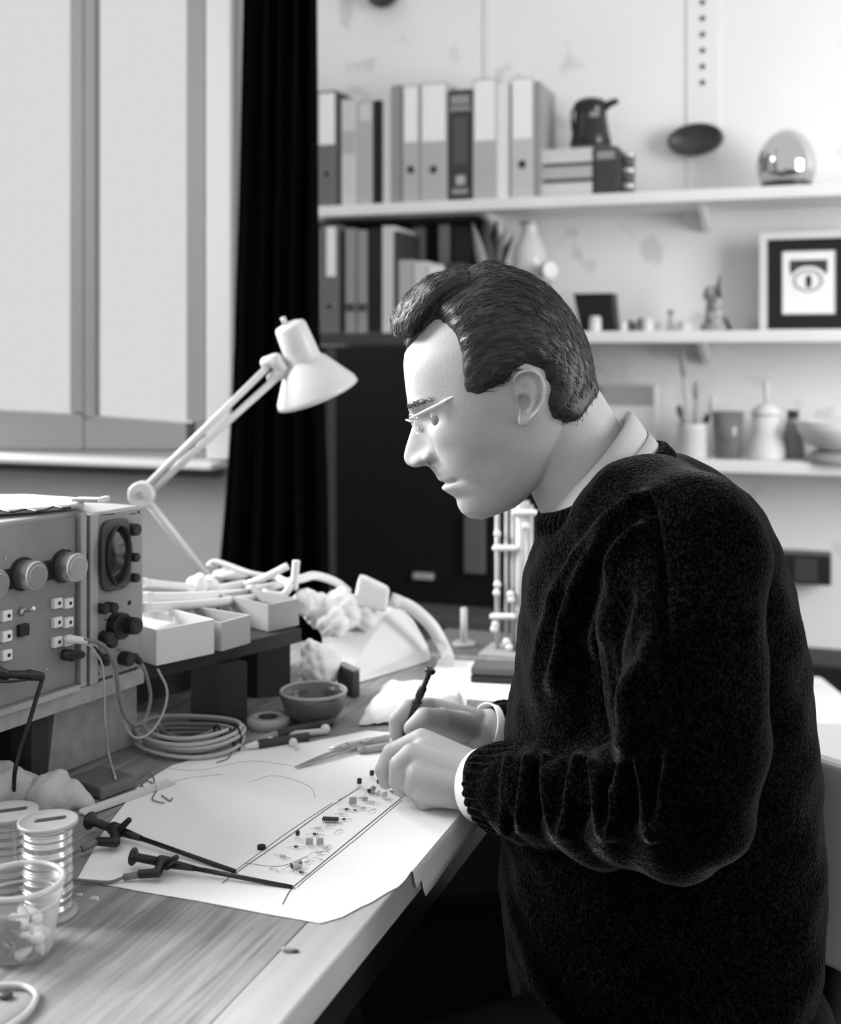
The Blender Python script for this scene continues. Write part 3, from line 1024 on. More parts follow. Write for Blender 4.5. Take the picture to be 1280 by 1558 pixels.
part('printed_ring', MB().tube([g(.5 + .26 * math.cos(q), .47 + .16 * math.sin(q)) for q in np.linspace(0, 2 * math.pi, 24, endpoint=False)], 0.004, 6, True), m_bk_mid, pr)
part('printed_figure', MB().prism([g(.46, .58), g(.54, .58), g(.56, .46), g(.53, .38), g(.47, .38), g(.44, .46)], (0, -0.0006, 0)), m_bk_black, pr)

# ------------------------------------------------------------------ lower shelf
Y = YF + 0.08
zl = zs[2]
xx = wall_rect(915, 998, 586, 690, Y + 0.08)
r = empty('card_box', ((xx[0] + xx[1]) / 2, Y + 0.11, zl), 'white card box with a grey band behind the person\'s collar', 'box')
part('carton', MB().box(xx[0], xx[1], Y + 0.08, Y + 0.14, zl, xx[3]), m_white, r, bev=0.002)
part('grey_band', MB().box(xx[0] + 0.002, xx[1] - 0.006, Y + 0.0785, Y + 0.0799, Wy(950, 617, Y + 0.08).z, xx[3] - 0.002), m_bind[1], r)
# brush pot
c = Wy(1055, 690, Y)
kk = (c - CAM).dot(FV) / FPX
c.z = zl
r = empty('brush_pot', c, 'pale jar on the lower shelf holding brushes and tools', 'jar')
part('jar', MB().lathe([(20 * kk, 0), (22 * kk, 2 * kk), (23 * kk, 46 * kk), (24 * kk, 52 * kk), (22 * kk, 52 * kk), (21 * kk, 6 * kk), (0.2 * kk, 5 * kk)], c, n=28), mat('jar_stoneware', 0.66, 0.3, 0.4), r)
for k, (x0, x1, yt, mm, lb) in enumerate([(1048, 1038, 530, m_bk_mid, 'tallest slender brush leaning left in the pale jar'), (1056, 1060, 578, m_bk_grey, 'shorter brush with a bushy tip in the pale jar'), (1050, 1032, 615, m_bk_dark, 'dark tool leaning furthest left in the pale jar'), (1062, 1078, 628, m_bk_black, 'black stub leaning right in the pale jar'), (1064, 1088, 600, m_bk_pale, 'pale stick leaning furthest right in the pale jar')]):
    a = Wy(x0, 690, Y)
    a.z = zl + 8 * kk
    b = Wy(x1, yt, Y)
    d = b - a
    q = empty('brush', a, lb, 'brush', 'brushes in the pale jar')
    part('handle', MB().tube([a, a + d * 0.5, a + d * 0.72], [1.8 * kk, 2.6 * kk, 2.2 * kk], 8), mm, q)
    part('bristles', MB().tube([a + d * 0.72, a + d * 0.82, a + d * 0.93, b], [2.4 * kk, 5 * kk, 3.8 * kk, 0.6 * kk], 10), m_bk_grey if k < 2 else mm, q)
# dark glass
c = Wy(1108, 690, Y)
c.z = zl
r = empty('glass_tumbler', c, 'smoky glass tumbler between the brush pot and the white canister', 'glass')
part('tumbler', MB().lathe([(20 * kk, 0), (24 * kk, 70 * kk), (22.5 * kk, 70 * kk), (19 * kk, 4 * kk), (0.2 * kk, 3.5 * kk)], c, n=28), mat('smoky_glass', 0.35, 0.1, 0.5, trans=0.55), r)
part('dark_contents', MB().lathe([(18.5 * kk, 4.2 * kk), (19.5 * kk, 22 * kk)], c, n=24), m_bk_dark, r)
# canister
c = Wy(1166, 690, Y)
c.z = zl
r = empty('canister', c, 'white lidded canister with a knob on the lower shelf', 'canister')
part('body', MB().lathe([(26 * kk, 0), (28 * kk, 6 * kk), (26 * kk, 24 * kk), (20 * kk, 40 * kk), (20 * kk, 66 * kk)], c, n=32), m_white, r)
part('lid', MB().lathe([(21.5 * kk, 66.3 * kk), (21.5 * kk, 72 * kk), (10 * kk, 82 * kk), (4 * kk, 84 * kk)], c, n=28), m_white, r)
part('knob', MB().lathe([(3 * kk, 84 * kk), (3 * kk, 96 * kk), (4 * kk, 104 * kk), (5 * kk, 112 * kk), (2 * kk, 117 * kk)], c, n=14), m_bk_pale, r)
# dark pot + white bowl
c = Wy(1207, 690, Y + 0.07)
c.z = zl
r = empty('dark_pot', c, 'dark grey conical pot between the canister and the white bowl', 'pot')
part('body', MB().lathe([(17 * kk, 0), (18 * kk, 6 * kk), (14 * kk, 38 * kk), (9 * kk, 60 * kk)], c, n=28), m_bk_grey, r)
part('neck', MB().lathe([(9 * kk, 60.2 * kk), (8 * kk, 68 * kk), (10 * kk, 72 * kk)], c, n=18), m_bk_dark, r)
c = Wy(1282, 690, Y - 0.02)
c.z = zl
r = empty('white_bowl', c, 'wide white bowl on a grey foot at the right end of the lower shelf', 'bowl')
part('bowl', MB().lathe([(30 * kk, 16 * kk), (50 * kk, 26 * kk), (62 * kk, 44 * kk), (66 * kk, 60 * kk), (63 * kk, 60 * kk), (58 * kk, 45 * kk), (44 * kk, 30 * kk), (0.2 * kk, 24 * kk)], c, n=40), m_white, r)
part('foot', MB().lathe([(54 * kk, 0), (52 * kk, 8 * kk), (40 * kk, 15.8 * kk)], c, n=32), m_bind[1], r)
# ================================================================== INSTRUMENTS ON THE RAISED RACK
RZ = 0.85
A0 = Bh(0, 1084, RZ)
B0 = Bh(215, 1014, RZ)
e1 = (B0 - A0).normalized()
nf = Vector((e1.y, -e1.x, 0))          # face normal, towards the person
if nf.dot(RV) < 0:
    nf = -nf


def Fs(px, py, off=0.0):
    """point on the instrument face plane (pushed out by off)"""
    r = ray(px, py)
    t = ((A0 + nf * off) - CAM).dot(nf) / r.dot(nf)
    return CAM + r * t


def sF(px, py=1000, off=0.0):
    return (Fs(px, py, off) - A0).dot(e1)


def fp(s, z, off=0.0):
    return A0 + e1 * s + nf * off + Vector((0, 0, z - RZ))


def fbox(mb, s0, s1, z0, z1, o0, o1):
    return mb.obox(fp(s0, z0, o0), e1 * (s1 - s0), nf * (o1 - o0), (0, 0, z1 - z0))


HT = Fs(130, 776).z
HT2 = Fs(215, 769).z
m_panel = mat('instrument_grey', 0.24, 0.5, 0.4, noise=0.06, nscale=30)
m_panel2 = mat('scope_face_grey', 0.30, 0.5, 0.4, noise=0.05, nscale=30)
m_case = mat('instrument_case', 0.30, 0.5, 0.4)
m_rail = mat('aluminium_rail', 0.42, 0.35, 0.5, metal=0.5)
m_knob = mat('spun_aluminium', 0.70, 0.28, 0.5, metal=0.85)
m_sock = mat('white_socket', 0.78, 0.4, 0.4)

sA, sB = -0.16, sF(124, 1000)
r = empty('signal_generator', fp((sA + sB) / 2, RZ, -0.13), 'grey bench instrument with silver knobs and white sockets beside the oscilloscope', 'instrument')
part('case', fbox(MB(), sA, sB, RZ, HT, -0.28, -0.002), m_case, r, bev=0.003)
part('front_panel', fbox(MB(), sA + 0.004, sF(112, 900), RZ + 0.006, HT - 0.006, -0.002, 0.002), m_panel, r)
part('edge_rail', fbox(MB(), sF(115, 900), sB, RZ + 0.001, HT - 0.001, -0.0019, 0.008), m_rail, r, bev=0.001)
part('bottom_rail', fbox(MB(), sA, sF(112, 1000), RZ - 0.0005, RZ + 0.0055, -0.0019, 0.010), m_rail, r)


def knob(par, px, py, rpx, m, depth, skirt=None, n=20, name='knob'):
    c = Fs(px, py, 0.002)
    k = (c - CAM).dot(FV) / FPX
    rr = rpx * k
    if skirt:
        sk = part('knob_skirt', MB().lathe([(rr * skirt, 0.0), (rr * skirt, 0.003)], c, nf, n), m_plastic, par)
        c = c + nf * 0.003
    o = part(name, MB().lathe([(rr, 0), (rr, depth * 0.92), (rr * 0.94, depth)], c, nf, n), m, par)
    part('knob_cap', MB().lathe([(rr * 0.75, depth + 0.0001), (rr * 0.72, depth + 0.0006)], c, nf, n), m, o)
    return o


for px, py in ((-26, 886), (33, 873), (95, 861)):
    c = Fs(px + 14, py, 0.002)
    fbox_m = MB()
    s0 = sF(px + 14, py)
    part('dial_strip', fbox(fbox_m, s0 + 0.012, s0 + 0.034, c.z - 0.010, c.z + 0.010, 0.002, 0.004), m_plastic, r)
    knob(r, px, py, 22, m_knob, 0.019, 1.15, 28)
for px, py in ((7, 936), (7, 967), (7, 996), (84, 917), (101, 917), (84, 946), (101, 946), (84, 976), (101, 974), (-14, 936), (-14, 967), (-14, 996)):
    c = Fs(px, py, 0.002)
    s = (c - A0).dot(e1)
    q = part('socket', fbox(MB(), s - 0.0062, s + 0.0052, c.z - 0.0052, c.z + 0.0052, 0.002, 0.0075), m_sock, r, bev=0.0008)
    part('socket_hole', MB().lathe([(0.0019, 0), (0.0019, 0.0006)], fp(s + 0.0005, c.z, 0.0075), nf, 10), m_plastic, q)
c = Fs(32, 930, 0.002)
tg = part('toggle_switch', MB().lathe([(0.0045, 0), (0.0045, 0.003), (0.003, 0.006)], c, nf, 12), m_steel, r)
part('lever', MB().cyl(c + nf * 0.006, c + nf * 0.018 + Vector((0, 0, 0.005)), 0.0014, 0.002), m_steel, tg)
c = Fs(32, 958, 0.002)
part('push_button', fbox(MB(), (c - A0).dot(e1) - 0.006, (c - A0).dot(e1) + 0.006, c.z - 0.006, c.z + 0.006, 0.002, 0.008), m_plastic, r, bev=0.001)
part('terminal', MB().lathe([(0.006, 0), (0.006, 0.012), (0.004, 0.015)], Fs(98, 996, 0.002), nf, 14), m_plastic, r)
for px, py in ((99, 834), (70, 1018), (8, 850)):
    part('screw', MB().lathe([(0.0018, 0), (0.0012, 0.001)], Fs(px, py, 0.002), nf, 10), m_steel, r)

# oscilloscope
s0, s1 = sF(134, 1000), sF(215, 1000)
so = empty('oscilloscope', fp((s0 + s1) / 2, RZ, -0.13), 'small grey oscilloscope with a round hooded screen and black knobs', 'oscilloscope')
part('case', fbox(MB(), s0, s1, RZ, HT2, -0.30, 0.0), m_case, so, bev=0.003)
part('front_panel', fbox(MB(), s0 + 0.002, s1 - 0.001, RZ + 0.002, HT2 - 0.002, 0.0001, 0.003), m_panel2, so, bev=0.001)
part('trim_strip', fbox(MB(), s0 - 0.004, s0 + 0.008, RZ, HT2, -0.002, 0.007), m_rail, so, bev=0.001)
# bezel: rounded square escutcheon with round opening
c = Fs(180, 842, 0.003)
sc_, zc_ = (c - A0).dot(e1), c.z
sl, sr = sF(147, 842), sF(191, 842)
sc_ = (sl + sr) / 2
hw = (sr - sl) / 2
hh = 0.0385
n = 48
rings = []
Rr = 0.033
for k, (kind, off) in enumerate([(1, 0.003), (1, 0.008), (0.94, 0.010), (0, 0.0105), (0, 0.004)]):
    row = []
    for i in range(n):
        q = 2 * math.pi * i / n
        cx, cz_ = math.cos(q), math.sin(q)
        if kind:
            p_ = 5.0
            d = (abs(cx) ** p_ + abs(cz_) ** p_) ** (-1 / p_)
            row.append(fp(sc_ + hw * kind * d * cx, zc_ + hh * kind * d * cz_, off))
        else:
            row.append(fp(sc_ + min(Rr, hw * 0.92) * cx, zc_ + Rr * cz_, off))
    rings.append(row)
bz = part('screen_bezel', MB().grid(rings, False, True), mat('bezel_grey', 0.07, 0.5, 0.4), so)
hood = []
for rr_, off in ((1.0, 0.009), (1.0, 0.014), (0.95, 0.014), (0.93, 0.006)):
    hood.append([fp(sc_ + min(Rr, hw * 0.95) * rr_ * math.cos(q), zc_ + Rr * rr_ * math.sin(q), off - 0.004 * math.cos(q)) for q in np.linspace(0, 2 * math.pi, n, endpoint=False)])
part('hood_ring', MB().grid(hood, True, True), m_plastic, so)
part('screen', MB().lathe([(Rr * 0.9, 0.0), (Rr * 0.7, 0.002), (Rr * 0.3, 0.0035), (0.0002, 0.004)], fp(sc_, zc_, 0.004), nf, 32, False), mat('screen_glass', 0.03, 0.12, 0.6), so)
for px, py, rp, dp in ((207, 805, 9.5, 0.013), (207, 847, 7, 0.012), (207, 878, 7, 0.012), (160, 925, 8, 0.012), (173, 923, 8, 0.014), (186, 951, 20, 0.014), (204, 949, 13, 0.026), (166, 969, 10, 0.013), (172, 976, 9, 0.012), (197, 1001, 11, 0.014), (163, 1003, 9, 0.010)):
    knob(so, px - dp * 850, py, rp, m_plastic, dp, None, 18)
part('indicator', MB().lathe([(0.003, 0), (0.002, 0.001)], Fs(197, 917, 0.003), nf, 10), m_plastic, so)
for px, py in ((147, 785), (211, 779), (149, 1025), (207, 1016)):
    part('screw', MB().lathe([(0.002, 0), (0.0012, 0.001)], Fs(px, py, 0.003), nf, 10), m_bk_dark, so)
m_eng = mat('engraved_mark', 0.08, 0.6, 0.2)
for x0_, x1_, yy in ((153, 175, 784), (198, 207, 783), (158, 170, 944), (176, 184, 990)):
    a_, b_ = Fs(x0_, yy, 0.003), Fs(x1_, yy - 1, 0.003)
    part('engraved_mark', MB().obox(a_, b_ - a_, nf * 0.0003, (0, 0, 0.0014)), m_eng, so)

# rack board + supports
rk = empty('rack_shelf', fp(0.1, BZ, -0.1), 'raised wooden rack standing on the bench under the instruments', 'rack')
eS = Bh(455, 957, RZ - 0.001)
b0 = fp(-0.3, RZ - 0.018, 0.004)
part('rack_board', MB().obox(b0, e1 * (s1 + 0.3), -nf * 0.34, (0, 0, 0.0172)), m_rack, rk)
c0 = Bh(214, 1014, RZ - 0.001)
d2 = (eS - c0)
d2.z = 0
b_ = c0 - Vector((0, 0, 0.0172))
l2 = Vector((-d2.y, d2.x, 0)).normalized()
part('rack_extension', MB().obox(b_ + d2.normalized() * 0.004, d2, l2 * 0.32, (0, 0, 0.0172)), m_dark, rk)
a_ = fp(sF(72, 1130, -0.03), BZ + 0.0025, -0.03)
bb = fp(sF(208, 1090, -0.03), BZ + 0.0025, -0.03)
part('support_panel', MB().prism([a_, bb, bb + Vector((0, 0, RZ - BZ - 0.021)), a_ + e1 * 0.012 + Vector((0, 0, RZ - BZ - 0.021))], -nf * 0.012), m_rack, rk)
a_ = fp(sF(48, 1130, -0.012), BZ + 0.0025, -0.012)
part('leg_block', MB().obox(a_, e1 * 0.022, -nf * 0.03, (0, 0, RZ - BZ - 0.021)), m_dark, rk)
for x0_, x1_, yb in ((331, 376, 1112), (392, 442, 1062)):
    a_, bb = Bh(x0_, yb, BZ + 0.0005), Bh(x1_, yb - 4, BZ + 0.0005)
    part('post', MB().obox(a_, bb - a_, l2 * 0.05, (0, 0, RZ - BZ - 0.0195)), m_dark, rk)
a_ = Bh(216, 1096, BZ + 0.0005)
bb = Bh(446, 1022, BZ + 0.0005)
part('shade_back_panel', MB().obox(a_ + l2 * 0.055, bb - a_, l2 * 0.012, (0, 0, RZ - BZ - 0.0195)), m_dark, rk)  # added dark sheet, stands in for shade in the gap under the rack
part('shade_rear_panel', MB().obox(fp(-0.3, BZ + 0.0005, -0.12), e1 * (s1 + 0.27), -nf * 0.012, (0, 0, RZ - BZ - 0.019)), m_dark, rk)  # added dark sheet, stops window light passing under the instruments

# trays on the rack
m_tray = mat('white_card', 0.62, 0.7, 0.2, noise=0.03, nscale=20)


def tray(x0, y0, x1, y1, ht, dp, m, name, label, lid=None, z=RZ, cat='tray', group=None):
    a, b = Bh(x0, y0, z), Bh(x1, y1, z)
    ax = b - a
    ay = Vector((-ax.y, ax.x, 0)).normalized() * dp
    if ay.dot(RV) > 0:
        ay = -ay
    az = Vector((0, 0, ht))
    t = 0.003
    r = empty(name, a + ax / 2 + ay / 2, label, cat, group)
    u, v = ax.normalized(), ay.normalized()
    mb = MB()
    mb.obox(a, ax, ay, (0, 0, t))
    mb.obox(a + Vector((0, 0, t)), ax, v * t, (0, 0, ht - t)).obox(a + ay - v * t + Vector((0, 0, t)), ax, v * t, (0, 0, ht - t))
    mb.obox(a + v * t + Vector((0, 0, t)), u * t, ay - v * 2 * t, (0, 0, ht - t)).obox(a + ax - u * t + v * t + Vector((0, 0, t)), u * t, ay - v * 2 * t, (0, 0, ht - t))
    part('tray_shell', mb, m, r)
    part('lining', MB().obox(a + u * t * 1.2 + v * t * 1.2 + Vector((0, 0, t)), u * (ax.length - 2.4 * t), v * (dp - 2.4 * t), (0, 0, ht * 0.55)), lid or m, r)
    return r


tray(238, 1013, 326, 994, 0.040, 0.16, m_tray, 'card_tray', 'long white card tray beside the oscilloscope on the rack', group='trays on the rack')
tray(337, 991, 381, 978, 0.034, 0.13, mat('grey_card', 0.40, 0.6, 0.3), 'card_tray', 'mid grey tray with a dark inside, second tray from the oscilloscope', m_bk_dark, group='trays on the rack')
tray(408, 961, 455, 951, 0.034, 0.10, mat('dim_card', 0.30, 0.6, 0.3), 'card_tray', 'small grey tray at the far end of the rack', m_bk_dark, group='trays on the rack')

# papers, clip and wire on top of the instruments
TZ = HT + 0.0005
def top_pt(px, py, z):
    return Bh(px, py, z)


mb = MB()
for k in range(3):
    z_ = max(HT, HT2) + 0.001 + 0.0026 * k
    q = [Bh(-130, 792 - 2 * k, z_), Bh(60, 779 - 2 * k, z_), Bh(128, 772 - 2 * k, z_), Bh(118, 760, z_), Bh(40, 755, z_), Bh(-130, 756, z_)]
    mb.prism(q, (0, 0, 0.0022))
single('paper_stack', mb, m_paper, 'stack of white papers lying on top of the grey bench instrument', 'papers')
z_ = max(HT, HT2) + 0.0092
pts = spline([Bh(x, y, z_ + 0.001) for x, y in [(-30, 779), (2, 777), (18, 779), (40, 775), (58, 778), (74, 774), (82, 771), (96, 773), (108, 772)]], 6)
single('wire_scrap', MB().tube(pts, 0.0011, 6), m_plastic, 'black crinkled wire scrap lying on the white papers', 'wire')
a_, b_ = Bh(108, 764, z_ + 0.0005), Bh(148, 765, z_ + 0.0005)
rr_ = empty('flat_clip', (a_ + b_) / 2, 'flat grey metal clip on the white papers at the top of the oscilloscope', 'clip')
ax = b_ - a_
part('blade', MB().obox(a_, ax, Vector((-ax.y, ax.x, 0)).normalized() * 0.018, (0, 0, 0.004)), m_bind[1], rr_, bev=0.001)
part('end_cap', MB().obox(b_, ax.normalized() * 0.006, Vector((-ax.y, ax.x, 0)).normalized() * 0.018, (0, 0, 0.0055)), m_white, rr_, bev=0.001)

# ------------------------------------------------------------------ leads at the instruments
m_lead_w = mat('pale_lead', 0.45, 0.5, 0.4)
m_lead_g = mat('grey_lead', 0.18, 0.5, 0.4)


def lead(name, pts, rad, m, label, cat='cable', group='leads at the instruments', ends=()):
    q = spline([Vector(p) for p in pts], 10)
    r = empty(name, q[-1], label, cat, group)
    part('wire', MB().tube(q, rad, 8), m, r)
    for (nm, p0, p1, r0, r1, mm) in ends:
        part(nm, MB().rcone(p0, r0, p1, r1, 12), mm, r)
    return r


o_ = 0.022
c1 = Fs(104, 972, 0.012)
lead('test_lead', [Fs(127, 973, o_), Fs(150, 978, 0.03), Fs(164, 990, 0.032), Fs(176, 1020, 0.03), Fs(182, 1060, 0.028), Fs(190, 1090, 0.026), Fs(206, 1103, 0.024), Fs(221, 1092, 0.022), Fs(229, 1060, 0.02), Fs(222, 1025, 0.02), Fs(212, 1004, 0.016)], 0.0021, m_lead_g,
     'dark grey lead looping from the white clip down below the oscilloscope', ends=[('clip', c1, Fs(130, 975, o_), 0.0045, 0.0035, m_white), ('plug', Fs(212, 1006, 0.016), Fs(206, 1000, 0.014), 0.004, 0.005, m_plastic)])
lead('test_lead', [Fs(130, 980, o_), Fs(140, 985, 0.026), Fs(155, 1010, 0.026), Fs(159, 1050, 0.02), Fs(160, 1100, 0.012), Fs(166, 1150, 0.004), Bh(176, 1184, BZ + 0.02)], 0.0012, m_lead_w, 'thin pale wire hanging straight down in front of the rack panel')
lead('test_lead', [Fs(168, 1000, 0.02), Fs(180, 1060, 0.02), Fs(190, 1100, 0.02), Fs(205, 1122, 0.018), Fs(228, 1115, 0.016), Fs(248, 1085, 0.014), Fs(254, 1050, 0.012), Fs(240, 1018, 0.012)], 0.0014, m_lead_w, 'thin pale lead making the outer loop beside the oscilloscope')
lead('test_lead', [Fs(142, 984, 0.024), Fs(150, 992, 0.028), Fs(158, 1000, 0.026), Fs(165, 1006, 0.014)], 0.0018, m_plastic, 'short black lead bridging to the oscilloscope socket', ends=[('plug', Fs(100, 997, 0.012), Fs(124, 996, 0.016), 0.005, 0.004, m_plastic)])
c1 = Fs(-4, 1022, 0.014)
lead('test_lead', [Fs(60, 1028, 0.03), Fs(64, 1034, 0.03), Fs(56, 1060, 0.028), Fs(44, 1100, 0.024), Fs(30, 1140, 0.02), Fs(22, 1180, 0.02), Bh(20, 1222, BZ + 0.004), Bh(10, 1245, BZ + 0.003)], 0.0022, m_plastic, 'black probe lead dropping from the instrument behind the wire spools',
     ends=[('plug', c1, Fs(8, 1027, 0.016), 0.006, 0.0055, m_plastic), ('sleeve', Fs(16, 1026, 0.02), Fs(42, 1027, 0.026), 0.0038, 0.0042, m_plastic), ('boot', Fs(44, 1027, 0.026), Fs(62, 1029, 0.03), 0.0055, 0.0045, m_plastic)])
lead('test_lead', [Fs(-12, 1036, 0.02), Fs(15, 1037, 0.024), Fs(40, 1034, 0.027)], 0.0014, m_plastic, 'short black wire running under the black plug')

# ------------------------------------------------------------------ white tubes and leads on the rack
m_tubew = mat('white_cable', 0.64, 0.45, 0.4)
zt = RZ + 0.042
P2 = P
rods = [
    ([(216, 912, 1.5), (300, 910, 1.58), (370, 905, 1.66)], 0.0085, 'thick white tube lying along the white trays behind the oscilloscope'),
    ([(216, 887, 1.55), (270, 893, 1.62), (330, 895, 1.7), (372, 888, 1.74)], 0.006, 'white tube just above the thick one behind the oscilloscope'),
    ([(216, 925, 1.45), (300, 920, 1.53), (390, 910, 1.64), (405, 904, 1.66)], 0.006, 'white tube lying across the nearest white tray'),
    ([(316, 862, 1.78), (330, 855, 1.78), (380, 872, 1.76), (420, 879, 1.76)], 0.0042, 'slender pale cable arching above the white tubes'),
    ([(350, 897, 1.74), (400, 880, 1.73), (438, 861, 1.73)], 0.0052, 'white rod end pointing up and right on the rack'),
    ([(447, 897, 1.70), (449, 875, 1.70), (451, 853, 1.70)], 0.0054, 'short white upright rod at the far end of the rack'),
    ([(376, 898, 1.70), (410, 893, 1.72), (460, 880, 1.76), (480, 876, 1.80), (510, 885, 1.82), (530, 900, 1.84)], 0.0062, 'white cable curving over the far end of the rack'),
    ([(400, 902, 1.66), (430, 905, 1.67), (440, 890, 1.68), (425, 880, 1.72)], 0.005, 'short white cable hook near the upright rod'),
    ([(594, 912, 1.80), (625, 924, 1.80), (655, 950, 1.80), (672, 978, 1.80), (680, 996, 1.77), (682, 1006, 1.745)], 0.0095, 'thick white hose arching down onto the far end of the bench'),
]
for pts, rad, lb in rods:
    q = spline([P(x, y, d) for x, y, d in pts], 8)
    r = empty('white_cable', q[0], lb, 'cable', 'white cables and tubes on the rack')
    part('sleeve', MB().tube(q, rad, 12), m_tubew, r)
    part('end_collar', MB().tube([q[0], q[0] + (q[1] - q[0]).normalized() * rad * 1.6], rad * 1.12, 12), m_tray, r)
# crumpled tissue lumps
def crumple(name, centres, m, label, cat, vox=0.003, amp=0.012, freq=60, fac=4, mb=None):
    mb = mb or MB()
    for p, rr in centres:
        mb.ball(p, rr, 16)
    me = remesh(mb, vox, fac)
    co, no = mesh_co(me), mesh_no(me)
    ph = rng.uniform(0, 6, 12)
    dv = np.zeros(len(co))
    for k in range(6):
        d = rng.normal(size=3)
        d /= np.linalg.norm(d)
        f_ = freq * (0.6 + 0.5 * k)
        dv += np.abs(np.sin(co @ d * f_ + ph[k] + 2 * np.sin(co @ np.roll(d, 1) * f_ * 0.6))) / (1 + 0.5 * k)
    co = co + no * ((dv - dv.mean()) * amp / 2)[:, None]
    bz = np.array([co[:, 0].mean(), co[:, 1].mean(), co[:, 2].min()])
    set_co(me, co - bz)
    smooth_all(me)
    o = obj_from(name, me, m)
    o.location = bz
    return tag(o, label, cat)


m_tissue = mat('white_tissue', 0.66, 0.85, 0.1, bump=0.3, bscale=60)
crumple('tissue', [(P(300, 890, 1.66), 0.014), (P(285, 895, 1.64), 0.012), (P(318, 893, 1.68), 0.012)], m_tissue, 'small white crumpled tissue beside the lamp arm on the rack', 'tissue')
crumple('tissue', [(Bh(482, 1056, BZ) + Vector((0, 0.01, 0.026)), 0.026), (Bh(494, 1052, BZ) + Vector((0, 0.01, 0.036)), 0.022), (Bh(470, 1052, BZ) + Vector((0, 0.015, 0.046)), 0.018)], m_tissue, 'white crumpled tissue behind the dark bowl', 'tissue')
crumple('packing_foam', [(P(490, 930, 1.75), 0.026), (P(520, 925, 1.76), 0.028), (P(545, 935, 1.78), 0.026), (P(470, 915, 1.74), 0.02), (P(505, 950, 1.72), 0.022)], m_tissue, 'pale crumpled packing heap at the far end of the rack', 'packing')
# white block of polystyrene
c = P(564, 905, 1.78)
me = remesh(MB().hexa([P(535, 923, 1.76), P(588, 934, 1.76), P(592, 925, 1.83), P(545, 915, 1.83), P(546, 873, 1.76), P(594, 896, 1.76), P(592, 892, 1.83), P(552, 873, 1.83)]), 0.004, 6)
smooth_all(me)
bz = mesh_co(me).mean(axis=0)
set_co(me, mesh_co(me) - bz)
o = obj_from('foam_block', me, m_tissue)
o.location = bz
tag(o, 'white rounded foam block perched on the tilted pale board', 'block')
# big tilted pale board (leaning sheet)
q = [Bh(512, 1050, BZ + 0.001), Bh(655, 1006, BZ + 0.001)]
mb = MB()
tl, tr = P(488, 940, 1.80), P(600, 918, 1.86)
mid = P(650, 985, 1.83)
mb.prism([q[0], q[1], mid, P(628, 945, 1.85), tr, tl, P(490, 985, 1.72)], (-0.003, 0.012, 0.0))
single('tilted_board', mb, mat('pale_board', 0.66, 0.7, 0.2), 'large pale board leaning back beneath the white foam block', 'board', bev=0.003)
a_, b_ = Bh(512, 1050, BZ + 0.0008), Bh(536, 1062, BZ + 0.0008)
r = empty('dark_cube', a_, 'small dark cube behind the bowl, against the tilted pale board', 'box')
part('cube', MB().obox(a_, b_ - a_, Vector((-(b_ - a_).y, (b_ - a_).x, 0)).normalized() * 0.012, (0, 0, 0.034)), m_bk_dark, r, bev=0.002)
part('top_edge', MB().obox(a_ + Vector((0, 0, 0.0345)), b_ - a_, Vector((-(b_ - a_).y, (b_ - a_).x, 0)).normalized() * 0.012, (0, 0, 0.002)), m_bk_grey, r)

# ------------------------------------------------------------------ desk lamp
m_lamp = mat('lamp_cream', 0.52, 0.35, 0.5)
base = P(352, 905, 1.92)
base.z = RZ
k0 = P(322, 885, 1.90)
el = P(216, 752, 1.78)
hd = P(424, 556, 1.86)
lp = empty('desk_lamp', (base.x, base.y, base.z), 'cream spring-arm desk lamp reaching over the bench in front of the black curtain', 'lamp')
part('base', MB().lathe([(0.028, 0), (0.028, 0.008), (0.012, 0.012)], base, n=24), m_lamp, lp)
part('lower_arm', MB().cyl(base + Vector((0, 0, 0.012)), k0, 0.009).cyl(k0, el, 0.0062), m_lamp, lp)
dirn = (hd - el).normalized()
side = dirn.cross(FV).normalized()
if side.z < 0:
    side = -side
part('elbow_joint', MB().lathe([(0.017, -0.011), (0.019, -0.008), (0.019, 0.008), (0.017, 0.011)], el, FV, 24), m_lamp, lp)
part('elbow_bolt', MB().lathe([(0.006, -0.0145), (0.006, 0.0145)], el, FV, 12), m_steel, lp)
up_a, up_b = el + side * 0.004, hd + side * 0.010
part('upper_rod', MB().cyl(up_a, up_b, 0.0052), m_lamp, lp)
part('lower_rod', MB().cyl(el - side * 0.006 + dirn * 0.01, hd - side * 0.012 + dirn * 0.006, 0.0052), m_lamp, lp)
part('spring', MB().tube([el + dirn * (0.02 + 0.1 * t) + side * (-0.004 + 0.003 * math.cos(t * 120)) + FV * (0.009 + 0.003 * math.sin(t * 120)) for t in np.linspace(0, 1, 160)], 0.0007, 5), m_steel, lp)
part('head_bracket', MB().rcone(P(406, 552, 1.86), 0.010, P(420, 548, 1.855), 0.011).rcone(P(420, 550, 1.855), 0.011, P(430, 562, 1.86), 0.011).rcone(P(428, 566, 1.86), 0.011, P(414, 575, 1.86), 0.008), m_lamp, lp)
part('head_pivot', MB().lathe([(0.007, -0.014), (0.007, 0.014)], P(420, 548, 1.86), FV, 14), m_steel, lp)
t0, t1 = P(440, 492, 1.86), P(486, 606, 1.885)
axl = (t1 - t0).normalized()
L = (t1 - t0).length
kk = 1.85 / FPX
prof = [(15 * kk, 0.0), (22 * kk, 2 * kk), (24.5 * kk, 7 * kk), (26.5 * kk, 40 * kk), (27 * kk, 58 * kk), (29 * kk, 62 * kk), (34 * kk, 66 * kk), (64 * kk, 112 * kk), (66 * kk, 120 * kk), (64 * kk, 120.5 * kk), (61 * kk, 112 * kk), (31 * kk, 66 * kk), (24 * kk, 60 * kk), (24 * kk, 30 * kk)]
